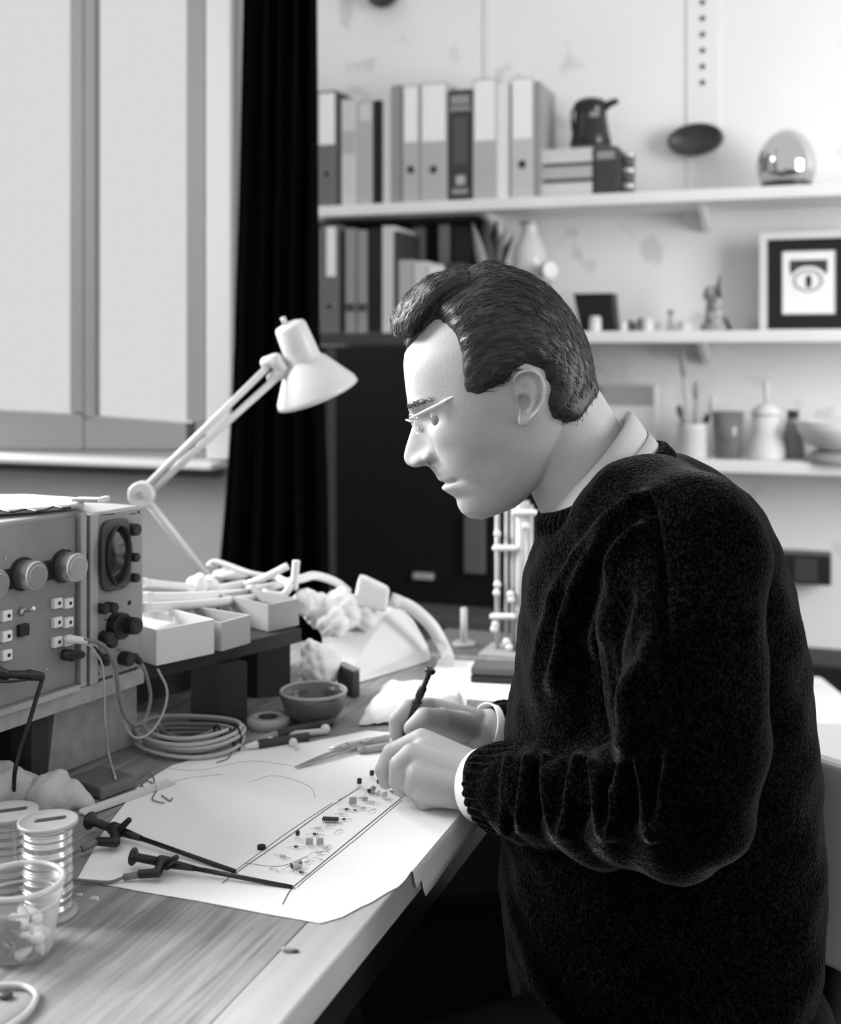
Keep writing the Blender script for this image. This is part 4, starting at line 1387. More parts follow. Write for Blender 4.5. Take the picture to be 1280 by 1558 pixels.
part('lamp_shade', MB().lathe(prof, t0, axl, 40, False).lathe([(15 * kk, -0.2 * kk), (0.2 * kk, -0.4 * kk)], t0, axl, 40, False), m_lamp, lp)
part('switch', MB().cyl(t0 - axl * 0.010 - RV * 0.006, t0 + axl * 0.001 - RV * 0.006, 0.004), m_lamp, lp)
part('bulb', MB().ball(t0 + axl * 92 * kk, 22 * kk, 16).cyl(t0 + axl * 55 * kk, t0 + axl * 80 * kk, 12 * kk), mat('bulb_glass', 0.8, 0.2, 0.5), lp)
part('shade_screw', MB().lathe([(0.005, 0), (0.005, 0.004)], t0 + axl * 57 * kk - FV * 27 * kk, -FV, 12), m_lamp, lp)

# ------------------------------------------------------------------ bowl, tape, coils, pens behind
c = Bh(477, 1098, BZ)
kk = (c - CAM).dot(FV) / FPX
r = empty('bowl', c, 'small dark bowl with a pale rim standing on the bench', 'bowl')
part('body', MB().lathe([(24 * kk, 0), (34 * kk, 6 * kk), (45 * kk, 20 * kk), (50 * kk, 38 * kk), (51 * kk, 46 * kk), (47 * kk, 46 * kk), (44 * kk, 34 * kk), (34 * kk, 14 * kk), (0.2 * kk, 9 * kk)], c, n=40), mat('bowl_glaze', 0.10, 0.25, 0.5), r)
part('rim', MB().tube([c + Vector((49.5 * kk * math.cos(q), 49.5 * kk * math.sin(q), 47 * kk)) for q in np.linspace(0, 2 * math.pi, 48, endpoint=False)], 2.6 * kk, 8, True), mat('bowl_rim', 0.35, 0.3, 0.5), r)
c = Bh(408, 1105, BZ)
r = empty('tape_roll', c, 'roll of pale tape lying flat left of the dark bowl', 'tape')
part('tape', MB().lathe([(15 * kk, 0), (33 * kk, 0), (33 * kk, 15 * kk), (15 * kk, 15 * kk), (15 * kk, 0)], c, n=36, cap=False), mat('tape_tan', 0.42, 0.4, 0.4), r)
part('core', MB().lathe([(12.5 * kk, 0.2 * kk), (14.8 * kk, 0.2 * kk), (14.8 * kk, 15.4 * kk), (12.5 * kk, 15.4 * kk), (12.5 * kk, 0.2 * kk)], c, n=36, cap=False), m_bk_dark, r)


def stick(name, pa, pb, r0, r1, m, label, cat, tipm=None, tip=0.18, z=None, group=None):
    z = BZ + max(r0, r1) + 0.0008 if z is None else z
    a, b = Bh(pa[0], pa[1], z), Bh(pb[0], pb[1], z)
    d = b - a
    r = empty(name, Vector((a.x + d.x / 2, a.y + d.y / 2, z - max(r0, r1))), label, cat, group)
    part('barrel', MB().tube([a, a + d * 0.02, a + d * (1 - tip)], [r0 * 0.8, r0, r0], 10), m, r)
    part('tip', MB().tube([a + d * (1 - tip), b], [r0 * 0.95, r1], 10), tipm or m, r)
    return r


stick('screwdriver', (505, 1098), (382, 1128), 0.006, 0.002, m_bk_dark, 'dark-handled screwdriver lying left of the bowl', 'screwdriver', m_bk_grey, 0.3)
stick('pen', (500, 1112), (395, 1122), 0.004, 0.001, m_bk_pale, 'pale pen lying in front of the bowl', 'pen', m_bk_dark)
stick('marker_pen', (470, 1120), (372, 1136), 0.005, 0.002, m_bk_dark, 'dark marker pen nearest the sheet edge, left of the bowl', 'pen', m_white, 0.2)
stick('scalpel', (592, 1122), (500, 1140), 0.004, 0.001, m_bk_mid, 'grey scalpel lying just behind the hands', 'scalpel', m_steel, 0.3)
stick('grey_tool', (600, 1135), (545, 1142), 0.0045, 0.003, m_bind[1], 'short grey tool handle half hidden by the near hand', 'tool')
for k, (x, y, rr) in enumerate([(446, 1136, 0.005), (452, 1141, 0.0035), (495, 1117, 0.006), (412, 1134, 0.005)]):
    c = Bh(x, y, BZ + 0.0008)
    single('bead', MB().ball(c + Vector((0, 0, rr)), rr, 14), m_white, ['larger white bead on the dark marker pen end', 'tiny white bead beside the larger one', 'white bead in front of the bowl', 'white bead nearest the tape roll'][k], 'bead', 'white beads behind the sheet')
# tweezers
a, b = Bh(553, 1131, BZ + 0.006), Bh(450, 1168, BZ + 0.003)
d = b - a
sd = Vector((-d.y, d.x, 0)).normalized()
r = empty('tweezers', a + d / 2 - Vector((0, 0, 0.004)), 'grey steel tweezers lying on the far part of the sheet', 'tweezers')
for s_ in (1, -1):
    rows = [[a + d * t + sd * s_ * (0.0045 * math.sin(math.pi * (0.15 + 0.85 * t)) + w_ * (0.0032 - 0.002 * t)) for w_ in (-1, 1)] for t in np.linspace(0, 1, 10)]
    part('arm', MB().sheet(rows, 0.0012), mat('tweezer_steel', 0.35, 0.35, 0.5, metal=0.6), r)
part('grip_joint', MB().obox(a - d.normalized() * 0.012 - sd * 0.004, d.normalized() * 0.014, sd * 0.008, (0, 0, 0.003)), m_bind[1], r)
# coil of cable
for k, (cx, cy, rx, lb, mm, nn) in enumerate([(290, 1135, 0.052, 'coil of pale cable lying on the bench below the rack', m_bind[2], 5), (290, 1135, 0.030, 'smaller dark coil lying inside the pale cable coil', m_lead_g, 4)]):
    c = Bh(cx, cy, BZ)
    pts = []
    for i in range(nn * 28):
        q = i / 28 * 2 * math.pi
        rr = rx * (1 + 0.09 * math.sin(q * 0.37 + k))
        pts.append(c + Vector((rr * math.cos(q) * 1.15, rr * math.sin(q) * 0.95, 0.0032 + 0.0045 * (i / 28) + 0.0022 * math.sin(q * 2 + i * 0.01))))
    r = empty('cable_coil', c, lb, 'cable', 'coils under the rack')
    part('cable', MB().tube(pts, 0.0022, 8), mm, r)
    part('binding_tie', MB().tube([c + Vector((rx * 1.15 + 0.005 * math.cos(q), 0, 0.014 + 0.014 * math.sin(q))) for q in np.linspace(0, 2 * math.pi, 16, endpoint=False)], 0.0013, 6, True), m_plastic, r)
# stray wires on the sheet
for k, pts in enumerate([[(218, 1130), (240, 1150), (300, 1152), (350, 1140)], [(212, 1196), (225, 1188), (238, 1200), (232, 1216), (250, 1222)], [(215, 1180), (228, 1176), (235, 1190), (222, 1200), (214, 1192)], [(330, 1160), (350, 1150), (356, 1118), (340, 1108)], [(246, 1210), (258, 1218), (262, 1214)]]):
    q = spline([Bh(x, y, BZ + 0.0025) for x, y in pts], 8)
    b = q[0]
    o = single('wire_offcut', MB().tube(q, 0.0007 if k else 0.0011, 6), m_lead_g, ['long grey wire offcut in front of the cable coil', 'curled dark wire offcut beside the dark flat box', 'knotted wire offcut touching the dark flat box', 'hooked wire offcut right of the cable coil', 'tiny wire offcut near the curled one on the sheet'][k], 'wire', 'wire offcuts on the sheet')

# dark flat box + ruler strip + cloth at the left
a, b = Bh(152, 1216, BZ + 0.0016), Bh(205, 1196, BZ + 0.0016)
ax = b - a
ay = Vector((-ax.y, ax.x, 0)).normalized() * 0.052
r = empty('dark_flat_box', a + ax / 2 + ay / 2, 'dark flat box lying at the left edge of the sheet below the rack', 'box')
part('case', MB().obox(a, ax, ay, (0, 0, 0.012)), mat('dim_box', 0.12, 0.5, 0.3), r, bev=0.0015)
part('front_edge', MB().obox(a - ay.normalized() * 0.002, ax, ay.normalized() * 0.0018, (0, 0, 0.011)), mat('dim_box_edge', 0.2, 0.5, 0.3), r)
a, b = Bh(122, 1238, BZ + 0.0016), Bh(258, 1190, BZ + 0.0016)
ax = b - a
sd = Vector((-ax.y, ax.x, 0)).normalized()
r = empty('straight_edge', a + ax / 2, 'pale narrow ruler lying along the edge of the sheet at the left', 'ruler')
part('blade', MB().obox(a, ax, sd * -0.010, (0, 0, 0.0014)), m_bk_pale, r)
part('raised_edge', MB().obox(a, ax, sd * 0.002, (0, 0, 0.0035)), m_white, r)
cl = [(Bh(40, 1200, BZ + 0.012), 0.018), (Bh(75, 1205, BZ + 0.014), 0.02), (Bh(105, 1215, BZ + 0.008), 0.016), (Bh(10, 1195, BZ + 0.02), 0.024), (Bh(130, 1222, BZ + 0.004), 0.010), (Bh(85, 1192, BZ + 0.02), 0.014), (Bh(-30, 1200, BZ + 0.02), 0.03)]
crumple('cloth', [(p, rr) for p, rr in cl], mat('grey_cloth', 0.55, 0.9, 0.1, bump=0.3, bscale=80), 'crumpled pale cloth lying behind the wire spools', 'cloth', 0.003, 0.008, 55)
# soft white cloth folded up behind the hands
hx = [Bh(540, 1106, BZ + 0.001), Bh(715, 1100, BZ + 0.001), Bh(712, 1062, BZ + 0.001), Bh(566, 1066, BZ + 0.001)]
tp_ = [P(572, 1064, 1.50), P(700, 1052, 1.50), P(690, 1036, 1.60), P(596, 1034, 1.60)]
crumple('white_cloth', [], mat('soft_white_cloth', 0.82, 0.9, 0.1), 'soft white folded cloth behind the hand holding the pen-like probe', 'cloth', 0.004, 0.007, 45, 7, MB().hexa(hx + tp_))
# dark eraser block
a, b = Bh(716, 1040, BZ + 0.0005), Bh(800, 1044, BZ + 0.0005)
ax = b - a
ay = Vector((-ax.y, ax.x, 0)).normalized() * 0.05
r = empty('eraser_block', a + ax / 2 + ay / 2, 'long dark felt block on the bench in front of the person\'s chest', 'block')
part('felt', MB().obox(a, ax, ay, (0, 0, 0.012)), m_plastic, r, bev=0.003)
part('grip', MB().obox(a + Vector((0, 0, 0.0121)), ax, ay, (0, 0, 0.010)), mat('grip_grey', 0.10, 0.6, 0.3), r, bev=0.003)
# pale folded sheet at the far end of the bench
q = [Bh(640, 1062, BZ + 0.0004), Bh(800, 1070, BZ + 0.0004), Bh(800, 1012, BZ + 0.0004), Bh(668, 1004, BZ + 0.0004)]
single('paper_sheet', MB().prism(q, (0, 0, 0.0012)), m_paper, 'blank white paper at the far end of the bench under the felt block', 'paper')

# rod rack with clips behind the person's chin
m_rod = mat('clear_rod', 0.62, 0.15, 0.5, trans=0.25)
Yr = 1.95
def wr(px, py, Y=Yr):
    return Wy(px, py, Y)


c = wr(775, 1012)
zb = BZ
r = empty('rod_stand', Vector((c.x, Yr, 0.70)), 'stand of slim pale rods with white clips in front of the person\'s chest', 'stand')
part('base', MB().box(wr(738, 1010).x, wr(822, 1010).x, Yr - 0.04, Yr + 0.04, 0.70, 0.712), m_bk_grey, r, bev=0.003)
for px, rad, yt in ((757, 0.0045, 770), (771, 0.0035, 765), (781, 0.004, 768), (795, 0.012, 762), (806, 0.006, 768)):
    t_ = wr(px, yt)
    part('rod', MB().cyl((t_.x, Yr, 0.7125), (t_.x, Yr, t_.z), rad, n=12), m_rod, r)
for py, x0_, x1_ in ((834, 754, 783), (938, 750, 781), (780, 784, 814)):
    a, b = wr(x0_, py, Yr - 0.012), wr(x1_, py, Yr - 0.012)
    part('clip', MB().rcone(a, 0.0052, b, 0.0052, 12), m_white, r)
for px, py in ((757, 889), (756, 902), (777, 904), (778, 912), (754, 950), (752, 957), (771, 976), (775, 984), (800, 800), (757, 812)):
    part('bead', MB().ball(wr(px, py, Yr - 0.012), 0.0062, 12), m_white, r)
# single rod standing left
c = wr(706, 1000, 2.0)
t_ = wr(706, 925, 2.0)
r = empty('thin_post', Vector((c.x, 2.0, 0.70)), 'thin grey upright post left of the rod stand', 'post')
part('rod', MB().cyl((c.x, 2.0, 0.7055), (c.x, 2.0, t_.z), 0.0055), m_bind[2], r)
part('foot', MB().lathe([(0.02, 0), (0.02, 0.005)], (c.x, 2.0, 0.70), n=18), m_bk_grey, r)
# low cabinet behind the bench that carries the rod stand
x0_, x1_ = Wy(600, 1000, 1.85).x, Wy(880, 1000, 1.85).x
r = empty('side_table', ((x0_ + x1_) / 2, 1.98, 0), 'low dark side table just beyond the far end of the bench', 'table')
part('table_top', MB().box(x0_, x1_, 1.78, 2.12, 0.68, 0.6995), m_side, r, bev=0.003)
for xx in (x0_ + 0.01, x1_ - 0.05):
    for yy in (1.79, 2.07):
        part('leg', MB().box(xx, xx + 0.04, yy, yy + 0.04, 0, 0.6795), m_black, r)
# ================================================================== FOREGROUND OF THE BENCH
# wire spools
m_flange = mat('spool_plastic', 0.34, 0.4, 0.4)
m_wire = mat('tinned_wire', 0.62, 0.25, 0.5, metal=0.75)


def spool(px, py_top, py_bot, rpx, label, wirem):
    c = Bh(px, py_bot - 6, BZ + 0.0003)
    d = (c - CAM).dot(FV)
    k = d / FPX
    zt = CZ - (py_top - HY) * d / FPX
    h = zt - c.z
    R = rpx * k
    r = empty('wire_spool', c, label, 'spool', 'wire spools on the bench')
    part('bottom_flange', MB().lathe([(R, 0), (R, 0.0032), (R * 0.8, 0.004)], c, n=32), m_flange, r)
    prof = [(R * 0.78, 0.004)]
    nw = 34
    for i in range(nw):
        z0_ = 0.004 + (h - 0.0085) * i / nw
        z1_ = 0.004 + (h - 0.0085) * (i + 1) / nw
        rr = R * (0.80 + 0.015 * math.sin(i * 1.7) + (0.03 if i in (7, 8, 15, 23) else 0))
        prof += [(rr - 0.0004, z0_), (rr, (z0_ + z1_) / 2), (rr - 0.0004, z1_)]
    part('wound_wire', MB().lathe(prof, c, n=36), wirem, r)
    tf = part('top_flange', MB().lathe([(R * 0.8, h - 0.0045), (R, h - 0.003), (R, h - 0.0003), (R * 0.94, h), (R * 0.9, h - 0.0012), (R * 0.3, h - 0.0012)], c, n=36), m_flange, r)
    part('hub_slot', MB().obox(c + RV * (-R * 0.42) + FV * (-R * 0.14) + Vector((0, 0, h - 0.0011)), RV * R * 0.9 + FV * R * 0.35, FV * R * 0.22, (0, 0, 0.0008)), m_bk_dark, r)
    return r


spool(73, 1247, 1396, 45, 'nearer wire spool with bright windings, behind the plastic tub', m_wire)
spool(14, 1233, 1362, 44, 'further wire spool with duller windings, cut off by the left of the photo', mat('dull_wire', 0.36, 0.3, 0.5, metal=0.6))

# clear plastic tub
c = Bh(28, 1448, BZ + 0.0004)
d = (c - CAM).dot(FV)
k = d / FPX
zt = CZ - (1338 - HY) * d / FPX
h = zt - c.z
m_clear = bpy.data.materials.new('clear_plastic')
m_clear.use_nodes = True
nt = m_clear.node_tree
nt.nodes.clear()
out_n = nt.nodes.new('ShaderNodeOutputMaterial')
mx = nt.nodes.new('ShaderNodeMixShader')
tb = nt.nodes.new('ShaderNodeBsdfTransparent')
tb.inputs['Color'].default_value = (0.90, 0.90, 0.90, 1)
gl = nt.nodes.new('ShaderNodeBsdfPrincipled')
gl.inputs['Base Color'].default_value = (0.75, 0.75, 0.75, 1)
gl.inputs['Roughness'].default_value = 0.18
lw = nt.nodes.new('ShaderNodeLayerWeight')
lw.inputs['Blend'].default_value = 0.25
mr = nt.nodes.new('ShaderNodeMapRange')
mr.inputs['To Min'].default_value = 0.05
mr.inputs['To Max'].default_value = 0.75
nt.links.new(lw.outputs['Facing'], mr.inputs['Value'])
nt.links.new(mr.outputs['Result'], mx.inputs['Fac'])
nt.links.new(tb.outputs[0], mx.inputs[1])
nt.links.new(gl.outputs[0], mx.inputs[2])
nt.links.new(mx.outputs[0], out_n.inputs['Surface'])
R0, R1 = 52 * k, 66 * k
tub = empty('plastic_tub', c, 'clear round plastic tub of small parts in the lower left', 'tub')
part('wall', MB().lathe([(R0 * 0.9, 0), (R0, 0.004), (R1 * 0.94, h * 0.72), (R1 * 0.985, h * 0.74), (R1, h - 0.002), (R1 * 0.98, h - 0.002), (R1 * 0.965, h * 0.745), (R1 * 0.92, h * 0.725), (R0 * 0.97, 0.005), (R0 * 0.87, 0.0015), (0.0003, 0.0015)], c, n=48, cap=False), m_clear, tub)
m_rim = mat('tub_rim', 0.62, 0.25, 0.5, trans=0.35)
part('rim', MB().tube([c + Vector((R1 * math.cos(q), R1 * math.sin(q), h - 0.001)) for q in np.linspace(0, 2 * math.pi, 56, endpoint=False)], 0.0022, 8, True), m_rim, tub)
part('shoulder_ring', MB().tube([c + Vector((R1 * 0.955 * math.cos(q), R1 * 0.955 * math.sin(q), h * 0.735)) for q in np.linspace(0, 2 * math.pi, 56, endpoint=False)], 0.0011, 8, True), m_rim, tub)
# parts in the tub: one prototype of each kind, copied
protoW = empty('plastic_fitting', (0, 0, 0), 'white plastic fitting lying in the clear tub', 'fitting', 'white fittings in the clear tub')
part('barrel', MB().rcone((-0.006, 0, 0.0045), 0.0042, (0.006, 0, 0.0045), 0.0036, 12), m_white, protoW)
part('pin', MB().cyl((0.006, 0, 0.0045), (0.015, 0, 0.0045), 0.0013, n=8), m_steel, protoW)
protoD = empty('dark_component', (0, 0, 0), 'dark small component lying in the clear tub', 'component', 'dark components in the clear tub')
part('body', MB().box(-0.006, 0.006, -0.004, 0.004, 0, 0.006), m_bk_dark, protoD, bev=0.0006)
part('leg', MB().cyl((0.006, 0.002, 0.003), (0.016, 0.002, 0.004), 0.0006, n=6).cyl((0.0059, -0.002, 0.003), (0.016, -0.002, 0.003), 0.0006, n=6), m_steel, protoD)


def copy_thing(o, loc, rot):
    c_ = o.copy()
    COL.objects.link(c_)
    c_.location = loc
    c_.rotation_euler = rot
    for ch in list(o.children):
        d_ = ch.copy()
        COL.objects.link(d_)
        d_.parent = c_
    return c_


rr_ = random.Random(3)
first = {'W': True, 'D': True}
for i in range(30):
    q = rr_.uniform(0, 2 * math.pi)
    lay = i // 12
    rad = R0 * 0.66 * math.sqrt(rr_.random())
    loc = (c.x + rad * math.cos(q), c.y + rad * math.sin(q), c.z + 0.003 + lay * 0.008)
    rot = (rr_.uniform(-.5, .5), rr_.uniform(-.4, .4), rr_.uniform(0, 6.3))
    kind = 'W' if i % 2 else 'D'
    pr = protoW if kind == 'W' else protoD
    if first[kind]:
        pr.location, pr.rotation_euler = loc, rot
        first[kind] = False
    else:
        copy_thing(pr, loc, rot)

# wire loop, lower left corner
pts = [Bh(x, y, BZ + 0.003) for x, y in [(-60, 1505), (-10, 1500), (30, 1499), (50, 1507), (55, 1518), (44, 1538), (22, 1556), (-10, 1572), (-60, 1580)]]
q = spline(pts, 8)
single('clear_band', MB().tube(q, 0.0022, 8), m_rim, 'pale translucent band lying in the lower left corner of the bench', 'band')
single('wood_knot_chip', MB().ball(Bh(8, 1514, BZ + 0.002), 0.0045, 10, (1.4, 1, 0.5)), m_bk_dark, 'dark chip inside the pale translucent band', 'chip')
# small bits lying on wood and sheet
for k, (x, y, sx, mm, nm, lb) in enumerate([(144, 1368, 0.004, m_white, 'wood_chip', 'pale chip on the wood beside the wire spool'), (121, 1362, 0.0028, m_white, 'wood_chip', 'smallest pale chip on the wood beside the wire spool'), (398, 1291, 0.0040, m_bk_black, 'black_washer', 'black washer lying alone on the sheet')]):
    c = Bh(x, y, BZ + (0.0015 if k > 1 else 0.0003))
    if k < 2:
        single(nm, MB().hexa([c + Vector(v) * sx for v in [(-1, -.5, 0), (1, -.4, 0), (.8, .5, 0), (-.7, .4, 0), (-.8, -.3, .5), (.7, -.3, .7), (.5, .3, .6), (-.6, .3, .4)]]), mm, lb, 'chip', 'chips on the wood')
    else:
        single(nm, MB().lathe([(sx, 0), (sx, 0.0028), (sx * 0.6, 0.0032), (sx * 0.5, 0.0012)], c, n=18), mm, lb, 'washer')
c = Bh(438, 1448, BZ + 0.0003)
r = empty('terminal_lug', c, 'small grey metal terminal lug on the bare wood near the front', 'terminal')
part('barrel', MB().rcone(c + RV * -0.003 + Vector((0, 0, 0.002)), 0.0018, c + RV * 0.003 + Vector((0, 0, 0.002)), 0.0016, 10), m_bind[1], r)
part('tongue', MB().obox(c + RV * 0.003 - FV * 0.002, RV * 0.005, FV * 0.004, (0, 0, 0.001)), m_bk_dark, r)

# ------------------------------------------------------------------ test hook probes
def hook_probe(head, collar, wing, tip, tail, label, hh=0.012):
    """head=push button end, collar=finger ring, tip=needle end (pixels), tail=lead path"""
    z0 = BZ + hh
    a, b = Bh(*head, z0), Bh(*collar, z0 - 0.001)
    t = Bh(*tip, BZ + 0.0022)
    d = (t - a).normalized()
    L1 = (b - a).length
    r = empty('hook_probe', Vector((b.x, b.y, BZ + 0.001)), label, 'probe', 'hook probes on the sheet')
    k = (a - CAM).dot(FV) / FPX
    part('push_button', MB().lathe([(13 * k, 0), (13.5 * k, 3 * k), (10 * k, 6 * k), (6.5 * k, 9 * k), (6.5 * k, L1 * 0.75)], a, d, 18), m_plastic, r)
    b0 = a + d * L1 * 0.75
    part('body', MB().lathe([(9 * k, 0), (10 * k, 4 * k), (10 * k, L1 * 0.30), (7 * k, L1 * 0.38)], b0, d, 18), m_plastic, r)
    w0 = Bh(*wing, z0 + 0.010)
    part('finger_wing', MB().rcone(b + d * 4 * k, 5.5 * k, w0, 4.5 * k, 12), m_plastic, r)
    n0 = b0 + d * L1 * 0.30
    part('nose', MB().lathe([(7 * k, 0), (6 * k, 18 * k), (4.2 * k, 42 * k)], n0, d, 14), m_plastic, r)
    part('needle', MB().cyl(n0 + d * 40 * k, t, 3.6 * k, 3.2 * k), m_plastic, r)
    part('hook', MB().tube([t, t + d * 0.002, t + d * 0.003 - Vector((0, 0, 0.0012))], 0.0006, 6), m_steel, r)
    q = [Bh(x, y, z) for x, y, z in tail]
    part('lead_boot', MB().rcone(b0 + d * L1 * 0.1, 8 * k, q[0], 7 * k, 12).rcone(q[0], 7 * k, q[1], 6.5 * k, 12), m_plastic, r)
    part('lead_sleeve', MB().tube([q[1], q[2]], 5.2 * k, 10), mat('sleeve_grey', 0.16, 0.5, 0.4), r)
    part('lead', MB().tube(spline(q[2:], 8), 2.6 * k, 8), m_lead_g, r)
    return r


hook_probe((136, 1248), (176, 1264), (196, 1248), (358, 1326), [(176, 1282, BZ + 0.010), (150, 1280, BZ + 0.009), (124, 1292, BZ + 0.007), (112, 1298, BZ + 0.005), (106, 1306, BZ + 0.004), (92, 1312, BZ + 0.004)], 'black hook probe further back, its needle touching the upper drawn line')
hook_probe((201, 1303), (252, 1313), (268, 1305), (445, 1350), [(240, 1328, BZ + 0.009), (214, 1330, BZ + 0.007), (188, 1335, BZ + 0.005), (168, 1342, BZ + 0.003), (140, 1341, BZ + 0.003), (108, 1338, BZ + 0.003), (60, 1336, BZ + 0.003)], 'black hook probe nearer the front, its needle reaching the lower drawn line')

# ------------------------------------------------------------------ electronic components on the drawn strip
zc = PZ + 0.0013
m_res = mat('resistor_body', 0.45, 0.4, 0.4)
m_cap = mat('film_capacitor', 0.36, 0.4, 0.4)
m_chip = mat('chip_black', 0.02, 0.4, 0.4)


def comp(kind, px, py, ang, label, s=1.0, m=None):
    c = Bh(px, py, zc)
    r = empty(kind, c, label, 'component', kind.replace('_', ' ') + ' parts on the drawn strip', rz=YAW + math.radians(ang))
    L = lambda *a: Vector(a) * s
    if kind == 'resistor':
        part('body', MB().lathe([(0.0012 * s, 0), (0.0019 * s, 0.001 * s), (0.0015 * s, 0.002 * s), (0.0015 * s, 0.005 * s), (0.0019 * s, 0.006 * s), (0.0012 * s, 0.007 * s)], L(-0.0035, 0, 0.002), (1, 0, 0), 12), m or m_res, r, local=True)
        part('wire_lead', MB().tube([L(0.0035, 0, 0.002), L(0.009, 0, 0.0018), L(0.011, 0.001, 0.0006)], 0.0004 * s, 6), m_steel, r, local=True)
        part('wire_lead', MB().tube([L(-0.0035, 0, 0.002), L(-0.009, 0, 0.0018), L(-0.011, -0.001, 0.0006)], 0.0004 * s, 6), m_steel, r, local=True)
    elif kind == 'integrated_circuit':
        part('package', MB().box(-0.010 * s, 0.010 * s, -0.0032 * s, 0.0032 * s, 0.0015 * s, 0.005 * s), m_chip, r, local=True, bev=0.0003)
        for sgn in (-1, 1):
            for i in range(7):
                x = (-0.0081 + 0.0027 * i) * s
                part('pin', MB().tube([Vector((x, sgn * 0.0031 * s, 0.003 * s)), Vector((x, sgn * 0.0042 * s, 0.003 * s)), Vector((x, sgn * 0.0044 * s, 0.0001))], 0.0004 * s, 5), m_steel, r, local=True)
    elif kind == 'film_capacitor':
        part('block', MB().box(-0.0045 * s, 0.0045 * s, -0.002 * s, 0.002 * s, 0.0006, 0.009 * s), m or m_cap, r, local=True, bev=0.0006)
        for sgn in (-1, 1):
            part('wire_lead', MB().tube([L(sgn * 0.003, 0.0019, 0.002), L(sgn * 0.003, 0.005, 0.0012), L(sgn * 0.0035, 0.009, 0.0006)], 0.0004 * s, 6), m_steel, r, local=True)
    elif kind == 'can_capacitor':
        part('can', MB().lathe([(0.003 * s, 0), (0.0034 * s, 0.0006 * s), (0.0034 * s, 0.009 * s), (0.0030 * s, 0.0098 * s)], L(0, 0, 0.0034), (1, 0, 0), 18), m or m_steel, r, local=True)
        part('end_seal', MB().lathe([(0.0027 * s, 0), (0.0024 * s, 0.0004 * s)], L(-0.0001, 0, 0.0034), (-1, 0, 0), 16), m_chip, r, local=True)
        part('wire_lead', MB().tube([L(0.0, 0.001, 0.0034), L(-0.005, 0.001, 0.003), L(-0.009, 0.002, 0.0006)], 0.0004 * s, 6), m_steel, r, local=True)
    elif kind == 'transistor':
        part('case', MB().lathe([(0.0027 * s, 0), (0.0027 * s, 0.0045 * s), (0.0022 * s, 0.0052 * s)], L(0, 0, 0.0045), (0, 0, 1), 16), m or m_chip, r, local=True)
        for i in (-1, 0, 1):
            part('leg', MB().tube([L(i * 0.0013, 0, 0.0045), L(i * 0.0016, 0, 0.002), L(i * 0.003, 0.001, 0.0002)], 0.00035 * s, 5), m_steel, r, local=True)
    elif kind == 'diode':
        part('body', MB().lathe([(0.0013 * s, 0), (0.0013 * s, 0.0045 * s)], L(-0.0022, 0, 0.0015), (1, 0, 0), 12), m_chip, r, local=True)
        part('cathode_band', MB().lathe([(0.00135 * s, 0), (0.00135 * s, 0.0008 * s)], L(0.001, 0, 0.0015), (1, 0, 0), 12), m_white, r, local=True)
        part('wire_lead', MB().tube([L(-0.010, 0, 0.0006), L(-0.006, 0, 0.0015), L(-0.0022, 0, 0.0015)], 0.0004 * s, 6), m_steel, r, local=True)
        part('wire_lead', MB().tube([L(0.0022, 0, 0.0015), L(0.006, 0, 0.0015), L(0.010, 0, 0.0006)], 0.0004 * s, 6), m_steel, r, local=True)
    return r


comp('can_capacitor', 444, 1323, 35, 'shiny can capacitor nearest the front of the drawn strip', 0.95)
comp('diode', 459, 1329, -15, 'black diode beside the can capacitor at the front of the strip', 0.8)
comp('resistor', 430, 1305, -30, 'grey resistor left of the shiny can capacitor', 0.8)
comp('transistor', 453, 1276, 10, 'slim dark transistor standing at the left side of the strip', 0.75)
comp('diode', 451, 1290, 0, 'dark diode just below the slim standing transistor', 0.8)
comp('film_capacitor', 471, 1286, 5, 'left one of two square grey capacitors standing side by side', 0.72)
comp('film_capacitor', 487, 1286, 5, 'right one of two square grey capacitors standing side by side', 0.72)
comp('diode', 480, 1271, -8, 'dark diode lying just behind the two square capacitors', 0.9)
comp('resistor', 486, 1299, 15, 'pale resistor in front of the two square capacitors', 0.8, m_bk_pale)
comp('resistor', 497, 1291, 60, 'pale resistor right of the two square capacitors', 0.7, m_bk_pale)
comp('resistor', 484, 1262, 8, 'pale resistor between the chip and the two square capacitors', 0.75, m_bk_pale)
comp('integrated_circuit', 503, 1250, -6, 'black chip with many pins in the middle of the drawn strip', 0.78)
comp('diode', 524, 1248, 10, 'dark diode right of the black chip', 0.75)
comp('diode', 528, 1233, 0, 'black diode behind the black chip', 0.9)
comp('resistor', 500, 1258, 4, 'thin resistor lying just in front of the black chip', 0.65, m_bk_pale)
comp('film_capacitor', 537, 1224, 25, 'grey square capacitor between the chip and the hand', 0.8)
comp('resistor', 553, 1231, 5, 'resistor lying alone near the lower drawn line', 0.65)
comp('can_capacitor', 562, 1208, 60, 'shiny can capacitor just left of the near hand', 0.9)
comp('transistor', 547, 1198, 0, 'dark transistor standing on the upper drawn line', 0.95)
comp('transistor', 566, 1185, 0, 'dark transistor standing close to the index finger', 0.9)
comp('resistor', 575, 1208, 70, 'upright pale resistor close to the bent fingers', 0.8, m_bk_pale)
comp('diode', 594, 1196, -40, 'banded diode under the fingertip', 0.8)
comp('diode', 596, 1206, -40, 'banded diode nearest the near hand\'s knuckles', 0.8)
comp('film_capacitor', 585, 1214, 30, 'small pale capacitor at the end of the lower drawn line', 0.7, m_bk_pale)
